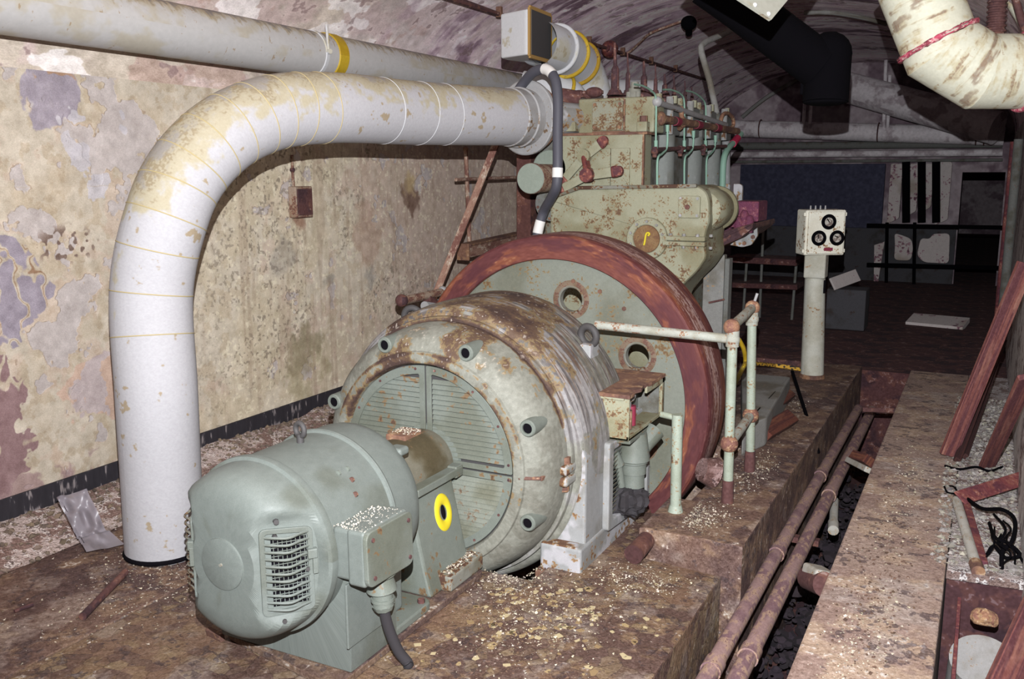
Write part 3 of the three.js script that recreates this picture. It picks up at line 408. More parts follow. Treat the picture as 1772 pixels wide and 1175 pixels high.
// ---------------------------------------------------------------- the large white lagged exhaust pipe
{
  const r = 0.157, base = [-2.955, 0, 2.56];
  const t = thing('exhaust_pipe', 'large white lagged pipe rising from the floor and bending over toward the engine', 'pipe', [base[0], 0, base[2]]);
  const pts = [[base[0], 0.012, base[2]], [-2.93, 0.35, 2.548], [-2.905, 0.7, 2.535], PD(263, 500, 3.66), PD(283, 395, 3.64)];
  const end = PD(888, 203, 5.22), mid = PD(560, 187, 4.14), b1 = PD(318, 308, 3.67), b2 = PD(384, 236, 3.76), b3 = PD(466, 197, 3.92);
  const curve = new THREE.CatmullRomCurve3([...pts, b1, b2, b3, mid, PD(720, 196, 4.65), end].map(V), false, 'centripetal');
  const L = curve.getLength(), run = V(end).sub(V(PD(560, 187, 4.14))).setY(0).normalize(), pn = new THREE.Vector3(0, 1, 0).cross(run).normalize(), NS = 240, NR = 64, P = [], U2 = [], I2 = [];
  for (let k = 0; k <= NS; k++) { const c = curve.getPointAt(k / NS), tg = curve.getTangentAt(k / NS), N = tg.clone().cross(pn).normalize(), B = tg.clone().cross(N).normalize(); for (let i = 0; i <= NR; i++) { const f = i / NR * Math.PI * 2, o = N.clone().multiplyScalar(Math.cos(f) * r).addScaledVector(B, Math.sin(f) * r); P.push(c.x + o.x, c.y + o.y, c.z + o.z); U2.push(k / NS * L, i / NR); } }
  for (let k = 0; k < NS; k++) for (let i = 0; i < NR; i++) { const a = k * (NR + 1) + i, b = a + NR + 1; I2.push(a, b, a + 1, a + 1, b, b + 1); }
  const g = new THREE.BufferGeometry(); g.setAttribute('position', new THREE.Float32BufferAttribute(P, 3)); g.setAttribute('uv', new THREE.Float32BufferAttribute(U2, 2)); g.setIndex(I2); g.computeVertexNormals();
  part('lagging', g, M.lagBend, t);
  // lap seams of the lagging cloth: a slightly raised turn of cloth at each joint
  const tape = flat(0xa89870, 0.85);
  for (const s of [0.243, 0.288, 0.335, 0.37, 0.402, 0.432, 0.462, 0.494, 0.526, 0.556, 0.588, 0.62, 0.73, 0.80, 0.85]) {
    const c = curve.getPointAt(s), tg = curve.getTangentAt(s); const tt = new THREE.TorusGeometry(r - 0.0003, 0.0027, 6, 64);
    tt.applyQuaternion(new THREE.Quaternion().setFromUnitVectors(new THREE.Vector3(0, 0, 1), tg.clone().add(new THREE.Vector3(0.03 * Math.sin(s * 90), 0.06 * Math.cos(s * 60), 0)).normalize())); tt.translate(c.x, c.y, c.z); part('seam', boxUV(tt), s > 0.7 ? M.lag : tape, t);
  }
  part('foot_ring', torus([base[0], 0.012, base[2]], r - 0.004, 0.012, [0, 1, 0], 40), M.dark, t);
  // sheet metal sleeve, flange plate and rusty collar where it meets the engine exhaust
  const dir = V(end).sub(V(PD(720, 196, 4.65))).normalize(); const E2 = V(end); const at = k => { const q = E2.clone().addScaledVector(dir, k); return [q.x, q.y, -q.z]; };
  const q = new THREE.Quaternion().setFromUnitVectors(new THREE.Vector3(0, 1, 0), dir);
  const lathe = (prof, m, n, label) => { const l = new THREE.LatheGeometry(prof.map(p => new THREE.Vector2(p[0], p[1])), 56); l.applyQuaternion(q); l.translate(E2.x, E2.y, E2.z); return part(n, boxUV(toCreasedNormals(l, 0.5)), m, t, label); };
  lathe([[r, -0.05], [r + 0.006, -0.045], [r + 0.004, 0.03], [r + 0.012, 0.035], [r + 0.012, 0.05], [r + 0.004, 0.055], [r + 0.004, 0.10]], M.grey, 'sleeve', 'grey sheet metal sleeve');
  lathe([[r, 0.10], [0.205, 0.10], [0.212, 0.106], [0.212, 0.125], [0.205, 0.13], [0.12, 0.13]], M.grey, 'flange', 'round grey flange plate');
  lathe([[0.185, 0.132], [0.19, 0.18], [0.16, 0.24], [0.12, 0.27]], M.rust, 'collar', 'rusty collar behind the flange');
}

// ---------------------------------------------------------------- high white pipe along the wall
{
  const X = -3.45; const a = PX(0, 60, -1), b = PX(280, 0, -1); const t1 = Math.atan2(a[1] - EYE, a[0]), t2 = Math.atan2(b[1] - EYE, b[0]);
  const half = Math.abs(t1 - t2) / 2, mid = (t1 + t2) / 2, dist = X / Math.cos(mid), Y = EYE + dist * Math.sin(mid), r = Math.abs(dist) * Math.sin(half);
  const t = thing('ceiling_pipe', 'long white pipe running high along the left wall with a yellow band', 'pipe', [X, Y - r, 4.5]);
  part('pipe_run', turn(X, Y, [[r, 0.6], [r, 3], [r, 5.4], [r, 7.0]], 56), M.lagDirty, t);
  const p = PX(566, 95, X)[2], h = p - 0.15;
  part('band', turn(X, Y, [[r, p - 0.045], [r + 0.006, p - 0.04], [r + 0.006, p + 0.04], [r, p + 0.045]], 56), M.yellow, t, 'yellow painted band');
  part('clamp', turn(X, Y, [[r, h - 0.015], [r + 0.005, h - 0.012], [r + 0.005, h + 0.012], [r, h + 0.015]], 56), M.lag, t);
  part('hanger_rod', rod([X + r + 0.006, Y + 0.01, h], [X + r + 0.004, 2.36, h - 0.01], 0.008), M.lag, t); part('bolt', bolt([X + r + 0.002, Y + 0.005, h], 0.016, 0.02, [1, 0, -0.3]), M.lag, t);
  part('elbow', tube([[X, Y, 7.0], [X + 0.02, Y, 7.15], [X + 0.2, Y, 7.35], [X + 0.5, Y - 0.02, 7.4], [X + 1.0, Y - 0.05, 7.4]], r, 40, 28), M.lag, t);
}

// ---------------------------------------------------------------- air trunk with square mouth beside the engine
{
  const D = 4.95, q = (x, y, d = D) => PZ(x, y, d), t = thing('air_trunk', 'white ventilation trunk with a square dark mouth and yellow banded round pipe', 'duct', [-2.45, 1.7, 5.2]);
  const X0 = q(867, 35)[0], X1 = q(914, 20)[0], yt = q(912, 22)[1], yb = q(912, 93)[1];
  // mouth box: rounded back, open front-right face
  const bL = q(866, 38, 5.0), bT = q(914, 24, 4.9), bR = q(951, 40, 5.22), bRb = q(951, 101, 5.22);
  const foot = [[bL[0], 5.08], [bL[0] + 0.01, 4.98], [bT[0] - 0.02, 4.90], [bT[0], 4.9], [bR[0], 5.22], [bR[0] - 0.14, 5.34]];
  part('mouth_box', slabY(roundPoly(foot, 0.015), yb - 0.012, yt + 0.012, 0.01), M.lag, t);
  const c = [bT[0] + 0.008, 0, 4.9], e = [bR[0] + 0.008, 0, 5.215], yb2 = yb - 0.02, yt2 = yt + 0.02, w = 0.014;
  const fr = (p1, p2) => beam(p1, p2, 0.014, 0.022, 0, 0.003);
  part('mouth_frame', [fr([c[0], yb2, c[2]], [c[0], yt2, c[2]]), fr([e[0], yb2, e[2]], [e[0], yt2, e[2]]), fr([c[0], yt2, c[2]], [e[0], yt2, e[2]]), fr([c[0], yb2, c[2]], [e[0], yb2, e[2]])], M.orange, t, 'yellow brown frame');
  const mx = (c[0] + e[0]) / 2 + 0.004, md = (c[2] + e[2]) / 2; const ang = Math.atan2(e[2] - c[2], e[0] - c[0]); const pg = new RoundedBoxGeometry(Math.hypot(e[0] - c[0], e[2] - c[2]) - 0.02, yt2 - yb2 - 0.02, 0.012, 1, 0.002); pg.rotateY(ang); pg.translate(mx, (yt2 + yb2) / 2, -md);
  part('mouth_mesh', boxUV(pg), M.mesh, t, 'dark gauze over the mouth');
  const path = [q(930, 74, 5.16), q(958, 83, 5.35), q(985, 96, 5.6), q(1008, 122, 5.85), q(1022, 160, 5.95), q(1030, 230, 5.95)];
  const cv = new THREE.CatmullRomCurve3(path.map(V), false, 'centripetal'); part('round_trunk', boxUV(new THREE.TubeGeometry(cv, 60, 0.135, 32, false)), M.lag, t);
  const ring = (s, m, rr) => { const p = cv.getPointAt(s), tg = cv.getTangentAt(s); return part('band', torus([p.x, p.y, -p.z], rr, 0.014, [tg.x, tg.y, -tg.z], 40), m, t); };
  ring(0.2, M.lag, 0.142); ring(0.36, M.yellow, 0.14); ring(0.53, M.yellowDull, 0.142);
  const low = [q(905, 150, 5.5), q(950, 155, 5.55), q(985, 165, 5.65), q(1000, 200, 5.7)]; const lc = new THREE.CatmullRomCurve3(low.map(V)); part('branch', boxUV(new THREE.TubeGeometry(lc, 30, 0.1, 24, false)), M.lag, t);
  const lp = lc.getPointAt(0.62), lt = lc.getTangentAt(0.62); part('band', torus([lp.x, lp.y, -lp.z], 0.105, 0.012, [lt.x, lt.y, -lt.z]), M.yellow, t);
}

// ---------------------------------------------------------------- large overhead duct at upper right
{
  const dep = 4.2, q = (x, y, k = dep) => PD(x, y, k), t = thing('overhead_duct', 'big dented white overhead duct elbow with a red taped joint at upper right', 'duct', q(1680, 186));
  const A = q(1575, -50), B = q(1628, 84), C = q(1695, 124), E = q(1800, 124), R = 0.166;
  // mitred segments: each a short round sleeve whose ends are cut on the bisecting plane
  const P = [A, B, C, E].map(V), cut = (i) => { if (i === 0) return P[1].clone().sub(P[0]).normalize(); if (i === 3) return P[3].clone().sub(P[2]).normalize(); const a = P[i].clone().sub(P[i - 1]).normalize(), b = P[i + 1].clone().sub(P[i]).normalize(); return a.add(b).normalize(); };
  for (let s = 0; s < 3; s++) {
    const a = P[s], b = P[s + 1], dir = b.clone().sub(a).normalize(), up = new THREE.Vector3().crossVectors(dir, toV(D0)).normalize(), side = new THREE.Vector3().crossVectors(up, dir).normalize(), n0 = cut(s), n1 = cut(s + 1);
    const pos = [], uv = [], idx = [], N = 48;
    for (let i = 0; i <= N; i++) { const th = i / N * Math.PI * 2, off = up.clone().multiplyScalar(Math.cos(th) * R).addScaledVector(side, Math.sin(th) * R); [[a, n0], [b, n1]].forEach(([c, n], k) => { const base = c.clone().add(off), tt = c.clone().sub(base).dot(n) / dir.dot(n); base.addScaledVector(dir, tt); pos.push(base.x, base.y, base.z); uv.push(th * R, base.clone().sub(a).dot(dir)); }); }
    for (let i = 0; i < N; i++) { const a0 = i * 2; idx.push(a0, a0 + 2, a0 + 1, a0 + 1, a0 + 2, a0 + 3); }
    const g = new THREE.BufferGeometry(); g.setAttribute('position', new THREE.Float32BufferAttribute(pos, 3)); g.setAttribute('uv', new THREE.Float32BufferAttribute(uv, 2)); g.setIndex(idx); g.computeVertexNormals(); part('duct_segment', g, M.lagStain, t);
  }
  const d01 = P[1].clone().sub(P[0]).normalize(), jc = P[1].clone().addScaledVector(d01, -0.035);
  const j = new THREE.TorusGeometry(R + 0.009, 0.011, 10, 60); { const pa = j.attributes.position, rr = rng(5); for (let i = 0; i < pa.count; i++) pa.setXYZ(i, pa.getX(i) + (rr() - 0.5) * 0.006, pa.getY(i) + (rr() - 0.5) * 0.006, pa.getZ(i) + (rr() - 0.5) * 0.008); }
  const nn = cut(1); j.applyQuaternion(new THREE.Quaternion().setFromUnitVectors(new THREE.Vector3(0, 0, 1), nn.clone().addScaledVector(d01, 4).normalize())); j.translate(jc.x, jc.y, jc.z); part('joint', boxUV(j), M.pinkRust, t, 'peeling red jointing tape');
  const k = V(q(1771, 124)), dE = P[3].clone().sub(P[2]).normalize(), tr = new THREE.TorusGeometry(R + 0.004, 0.012, 10, 60); tr.applyQuaternion(new THREE.Quaternion().setFromUnitVectors(new THREE.Vector3(0, 0, 1), dE)); tr.translate(k.x, k.y, k.z); part('joint', boxUV(tr), M.pinkRust, t);
}
// ribbed dark column of cables and a pale pipe behind the duct
{
  const t = thing('cable_bundle', 'ribbed dark cable bundle hanging behind the big duct at upper right', 'cables', PD(1715, 45, 4.6)); const a = PD(1727, -14, 4.6), b = PD(1722, 80, 4.6);
  part('cable', rod(a, b, 0.04), M.rustDark, t); for (let i = 0; i < 12; i++) { const k = i / 11; part('rib', torus([a[0] + (b[0] - a[0]) * k, a[1] + (b[1] - a[1]) * k, a[2] + (b[2] - a[2]) * k], 0.042, 0.006, [0, 1, 0], 18), M.rustDark, t); }
  part('cable', rod(PD(1754, -14, 4.6), PD(1775, 60, 4.6), 0.018), M.rustDark, t);
  solo('sloping_pipe', rod(PD(1752, -14, 4.9), PD(1784, 40, 4.9), 0.055), M.lagStain, 'pale sloping pipe in the top right corner beyond the cable bundle', 'pipe');
}
// corner of a hanging sheet tray seen at the top edge
{
  const t = thing('hanging_tray', 'corner of a pale riveted sheet hanging from the vault at the top edge', 'tray', PD(1335, 34, 3.2));
  const c = PD(1335, 34, 3.2), l = PD(1180, -68, 3.0), r2 = PD(1440, -92, 3.5), top = PD(1300, -190, 3.3);
  const nrm = V(l).sub(V(c)).cross(V(r2).sub(V(c))).normalize().multiplyScalar(0.012); const ps = [c, l, top, r2].map(V); part('sheet', boxUV(new ConvexGeometry([...ps, ...ps.map(p => p.clone().add(nrm))])), M.trayM, t);
  for (let i = 0; i < 5; i++) { const k = 0.06 + i * 0.16; const p = V(c).lerp(V(l), k).addScaledVector(V(r2).sub(V(c)), 0.03); part('rivet', ball([p.x, p.y, -p.z], 0.008), M.lag, t); }
}
// soot-black flue hanging under the vault
{
  const t = thing('black_flue', 'soot-black flue hanging under the vault and ending in a downturned drum', 'pipe', PD(1440, 176, 4.6));
  const q = (x, y) => PD(x, y, 4.6); const cv = new THREE.CatmullRomCurve3([q(1222, -32), q(1270, 2), q(1340, 55), q(1420, 115)].map(V)); part('flue_run', boxUV(new THREE.TubeGeometry(cv, 30, 0.115, 20, false)), M.soot, t);
  const a = q(1434, 95), b = [a[0] + 0.0, a[1] - 0.23, a[2] - 0.02]; part('drum', rod(a, b, 0.111, 0.111, 28), M.soot, t); part('drum_end', ball(b, 0.111, 1, 0.18, 1), M.soot, t); part('drum_top', ball(a, 0.113), M.soot, t); part('lug', box(a[0] - 0.126, a[0] - 0.07, a[1] - 0.19, a[1] - 0.04, a[2] - 0.03, a[2] + 0.03), M.soot, t);
}

// ---------------------------------------------------------------- front motor (exciter) on its bedplate
const AX = -1.9154, AY = 0.43;
const bed = solo('bed_plate', slabY(roundPoly([[-2.19, 2.125], [-1.642, 2.02], [-1.645, 2.955], [-2.185, 2.955]], 0.03), 0.001, 0.026, 0.004), M.bedM, 'flat dirty steel bedplate under the front motor and bearing', 'plate');
{
  const t = thing('electric_motor', 'grey green electric motor with round louvred cowl and eyebolt in the foreground', 'motor', [AX, 0.026, 2.2]);
  const nx = 0.784, nd = -0.62, lim = nx * 0.128 + nd * 1.88;
  const hoodP = [[0.0001, 1.862], [0.05, 1.862], [0.078, 1.862], [0.08, 1.864], [0.12, 1.864], [0.16, 1.865], [0.19, 1.869], [0.215, 1.877], [0.235, 1.889], [0.25, 1.906], [0.26, 1.928], [0.266, 1.955], [0.269, 1.985], [0.271, 2.012], [0.282, 2.016], [0.284, 2.03], [0.282, 2.044], [0.270, 2.047]];
  part('cowl', turn(AX, AY, hoodP, 160, { fn: (p, th, j) => { for (const s of [1, -1]) { const q = nx * s * p[0] + nd * p[2] - lim; if (q > 0 && p[2] < 2.01 && p[1] > -0.2) { const k = q * (1 - sst(0.13, 0.2, Math.abs(p[1] - 0.0) - 0.0)); p[0] -= s * nx * k; p[2] -= nd * k; } } return p; }, crease: 0.35 }), M.motor, t);
  part('cap_disc', turn(AX, AY, [[0.0001, 1.857], [0.074, 1.857], [0.079, 1.859], [0.080, 1.866]], 56), M.motor, t); part('grease_nipple', bolt([AX, AY, 1.858], 0.006, 0.006), M.paintHeavy, t);
  // louvred guards on both cut faces
  for (const s of [1, -1]) {
    const o = s > 0 ? [AX + 0.128, 1.88] : [AX - 0.223, 2.0], ex = new THREE.Vector3(0.62, 0, -0.784 * s), ez = new THREE.Vector3(0.784 * s, 0, 0.62), m4 = new THREE.Matrix4().makeBasis(ex, new THREE.Vector3(0, 1, 0), ez).setPosition(o[0], 0, -o[1]);
    const loc = g => { g.applyMatrix4(m4); return g; }, y0 = 0.285, y1 = 0.552, w = 0.152;
    const fr = new THREE.Shape(roundPoly([[0.002, y0], [w, y0], [w, y1 - 0.012], [0.002, y1]], 0.02, 5).map(p => new THREE.Vector2(...p))); fr.holes.push(new THREE.Path(roundPoly([[0.014, y0 + 0.012], [w - 0.012, y0 + 0.012], [w - 0.012, y1 - 0.024], [0.014, y1 - 0.012]], 0.014, 5).map(p => new THREE.Vector2(...p))));
    const guard = part('guard_frame', loc(boxUV(new THREE.ExtrudeGeometry(fr, { depth: 0.006, bevelEnabled: true, bevelSize: 0.002, bevelThickness: 0.002, bevelSegments: 2 }))), M.motor, t);
    const dk = new THREE.BoxGeometry(w - 0.05, y1 - y0 - 0.06, 0.002); dk.translate(w / 2 + 0.008, (y0 + y1) / 2 - 0.004, 0.002); part('opening', loc(dk), M.dark, t, 'dark opening behind the guard');
    const wires = []; for (let i = 0; i < 8; i++) { const q = new THREE.BoxGeometry(0.0022, y1 - y0 - 0.06, 0.002); q.translate(0.04 + i * 0.0128, (y0 + y1) / 2 - 0.004, 0.004); wires.push(q); } for (let i = 0; i < 16; i++) { const q = new THREE.BoxGeometry(w - 0.05, 0.0022, 0.002); q.translate(w / 2 + 0.008, y0 + 0.036 + i * 0.0132, 0.005); wires.push(q); }
    part('wire_mesh', loc(boxUV(mergeGeometries(wires))), M.motor, t);
    const n = 11; for (let i = 0; i < n; i++) { const y = y0 + 0.022 + (y1 - y0 - 0.046) * i / (n - 1); const c = new THREE.CatmullRomCurve3([[0.012, y, 0.004], [0.035, y, 0.018], [w * 0.52, y - 0.002, s > 0 ? 0.030 : 0.034], [w - 0.035, y + 0.001, 0.018], [w - 0.008, y, 0.004]].map(p => new THREE.Vector3(...p))); const g = new THREE.TubeGeometry(c, 18, 0.0035, 7, false); g.translate(0, -y, 0); g.scale(1, 1.25, 1); g.translate(0, y, 0); part('louvre', loc(boxUV(g)), s > 0 ? M.motor : M.paintHeavy, t); }
    const bt = (a, b, r = 0.008) => { const g = new THREE.CylinderGeometry(r * 0.9, r, 0.016, 8); g.rotateX(Math.PI / 2); g.translate(a, b, 0.010); part('bolt', loc(boxUV(g)), s > 0 ? M.mesh : M.rustDark, t); };
    bt(0.045, y1 - 0.025); bt(0.05, y1 + 0.022, 0.009); bt(0.06, y0 - 0.02); bt(w - 0.018, y0 + 0.13, 0.007);
    const cl = new RoundedBoxGeometry(0.03, 0.03, 0.02, 2, 0.004); cl.translate(w - 0.002, y0 + 0.175, 0.010); part('clip', loc(boxUV(cl)), M.motor, t); const cl2 = new RoundedBoxGeometry(0.016, 0.06, 0.014, 2, 0.003); cl2.translate(w + 0.006, y0 + 0.14, 0.008); part('clip', loc(boxUV(cl2)), M.motor, t);
  }
  const U = (p, th) => { if (Math.sin(th) < 0 && p[2] > 2.101) { const r = Math.hypot(p[0], p[1]), k = Math.min(1 / Math.max(1e-6, Math.abs(Math.cos(th))), (0.40 / r) / Math.max(1e-6, Math.abs(Math.sin(th)))); p[0] *= k; p[1] *= k; } return p; };
  part('body', turn(AX, AY, [[0.02, 2.046], [0.271, 2.048], [0.271, 2.10], [0.271, 2.103], [0.272, 2.2], [0.273, 2.345], [0.24, 2.348]], 128, { fn: U, crease: 0.6 }), M.motor, t);
  part('bead', turn(AX, AY, [[0.27, 2.338], [0.282, 2.342], [0.285, 2.35], [0.282, 2.358], [0.27, 2.362]], 96), M.motor, t);
  part('drive_end', turn(AX, AY, [[0.272, 2.355], [0.274, 2.47], [0.268, 2.505], [0.25, 2.532], [0.22, 2.545], [0.13, 2.55], [0.1, 2.55]], 96), M.motor, t);
  part('drive_foot', box(AX - 0.2, AX + 0.2, 0.05, 0.26, 2.36, 2.5, 0.02), M.motor, t);
  part('foot_flange', slabY(roundPoly([[AX - 0.268, 2.115], [AX + 0.268, 2.115], [AX + 0.262, 2.60, 0.05], [AX - 0.262, 2.60, 0.05]], 0.012), 0.026, 0.056, 0.006), M.paint, t);
  for (const q of [[0.235, 2.555], [-0.235, 2.15], [-0.235, 2.555]]) part('foot_bolt', bolt([AX + q[0], 0.056, q[1]], 0.014, 0.014, [0, 1, 0]), M.rustDark, t);
  const eb = PX(520, 765, AX); part('eyebolt', [torus([AX, AY + 0.315, eb[2]], 0.021, 0.009, [0.2, 0, 1]), rod([AX, AY + 0.268, eb[2]], [AX, AY + 0.3, eb[2]], 0.012)], M.mesh, t, 'dark iron eyebolt');
  for (const [a, d] of [[0.86, 2.19], [0.86, 2.235], [0.55, 2.2], [0.72, 2.22]]) part('plug', turn(AX + 0.272 * Math.cos(a), AY + 0.272 * Math.sin(a), [[0.0001, d - 0.004], [0.009, d - 0.003], [0.009, d + 0.006]], 12), a < 0.8 ? M.rust : M.paint, t);
  part('drip_lug', [box(AX + 0.14, AX + 0.20, AY + 0.17, AY + 0.20, 2.50, 2.56, 0.012)], M.motor, t);
  // terminal box with bolted cover, gland below
  const tb = part('terminal_box', [box(-1.66, -1.575, 0.362, 0.525, 2.05, 2.262, 0.014), box(-1.60, -1.534, 0.355, 0.53, 2.04, 2.27, 0.012)], M.motor, t);
  part('cover', slabX(roundPoly([[2.035, 0.36], [2.272, 0.352], [2.268, 0.528], [2.03, 0.532]], 0.03, 5), -1.534, -1.518, 0.003), M.paint, tb, 'flat cover plate with four screws');
  for (const [a, b] of [[2.06, 0.505], [2.245, 0.502], [2.065, 0.385], [2.25, 0.38]]) part('screw', bolt([-1.519, b, a], 0.007, 0.005, [1, 0, 0], 10), M.rustDark, tb);
  part('top_dirt', (() => { const r = rng(33), gs = []; for (let i = 0; i < 260; i++) { const g = new THREE.TetrahedronGeometry(0.0012 + r() * 0.0026); g.rotateX(r() * 6); g.rotateY(r() * 6); g.translate(-1.65 + r() * 0.11, 0.529, -(2.05 + Math.pow(r(), 1.3) * 0.2)); gs.push(boxUV(g)); } return gs; })(), M.chip, t).userData.kind = 'stuff';
  part('gland', [rod([-1.585, 0.37, 2.17], [-1.585, 0.345, 2.172], 0.05, 0.058, 24), rod([-1.58, 0.35, 2.175], [-1.578, 0.29, 2.18], 0.034, 0.048, 24), rod([-1.578, 0.295, 2.18], [-1.576, 0.235, 2.183], 0.034, 0.034, 8), rod([-1.577, 0.262, 2.182], [-1.577, 0.252, 2.182], 0.037, 0.037, 24), rod([-1.576, 0.237, 2.183], [-1.575, 0.222, 2.184], 0.036, 0.03, 8)], M.paint, t);
  part('inspection_plate', box(-1.645, -1.636, 0.12, 0.33, 2.08, 2.3, 0.003), M.motor, t);
}
solo('cable', tube([[-1.575, 0.221, 2.184], [-1.57, 0.15, 2.2], [-1.553, 0.07, 2.222], [-1.53, 0.024, 2.24], [-1.522, 0.02, 2.232]], 0.017, 30, 14), M.rubber, 'short thick cut black cable hanging from the motor terminal box', 'cable');

// ---------------------------------------------------------------- bearing pedestal between motor and generator
{
  const t = thing('bearing_pedestal', 'grey green bearing pedestal with a yellow painted ring between motor and generator', 'bearing', [AX, 0.026, 2.8]);
  const hw = 0.136, prof = [[AX - 0.225, 0.03], [AX + 0.225, 0.03], [AX + 0.2, 0.12], [AX + hw, AY - 0.02], [AX - hw, AY - 0.02], [AX - 0.2, 0.12]];
  part('pedestal_body', slab(roundPoly(prof, 0.012), 2.64, 2.935, 0.01), M.paint, t);
  part('bearing_shell', turn(AX, AY, [[0.08, 2.56], [0.118, 2.562], [0.124, 2.6], [0.126, 2.64], [0.134, 2.65], [0.136, 2.92], [0.13, 2.965], [0.124, 2.972], [0.08, 2.974]], 56), M.paintHeavy2 || M.paint, t);
  part('split_flange', [box(AX + 0.11, AX + 0.178, AY - 0.024, AY + 0.006, 2.64, 2.955, 0.005), box(AX - 0.178, AX - 0.11, AY - 0.024, AY + 0.006, 2.64, 2.955, 0.005)], M.paint, t);
  part('lug', box(AX + 0.12, AX + 0.176, AY - 0.035, AY + 0.012, 2.91, 2.965, 0.008), M.paint, t);
  part('oil_cap', [box(AX - 0.06, AX + 0.03, AY + 0.12, AY + 0.15, 2.78, 2.90, 0.008), box(AX - 0.05, AX + 0.0, AY + 0.1, AY + 0.13, 2.62, 2.74, 0.01)], M.rust, t, 'rusty oil cap');
  part('foot', box(AX + 0.1, AX + 0.262, 0.027, 0.092, 2.715, 2.965, 0.012), M.paintHeavy, t); part('foot', box(AX - 0.262, AX - 0.1, 0.027, 0.092, 2.715, 2.965, 0.012), M.paintHeavy, t);
  const yc = 0.285, yd = 2.83, yx = AX + hw + (AY - 0.02 - yc) / 0.3 * 0.064 - 0.004; const g = new THREE.TorusGeometry(0.041, 0.019, 12, 36); g.scale(1, 1.25, 0.6); g.rotateY(Math.PI / 2); g.rotateZ(0.2); g.translate(yx, yc, -yd); part('yellow_ring', boxUV(g), M.yel, t, 'bright yellow painted oval ring'); const h = new THREE.SphereGeometry(0.032, 20, 10); h.scale(0.45, 1.15, 0.62); h.rotateZ(0.2); h.translate(yx - 0.004, yc, -yd); part('inspection_hole', boxUV(h), M.dark, t, 'dark inspection hole');
  part('shaft', rod([AX, AY, 2.552], [AX, AY, 2.978], 0.05), M.rustDark, t);
}

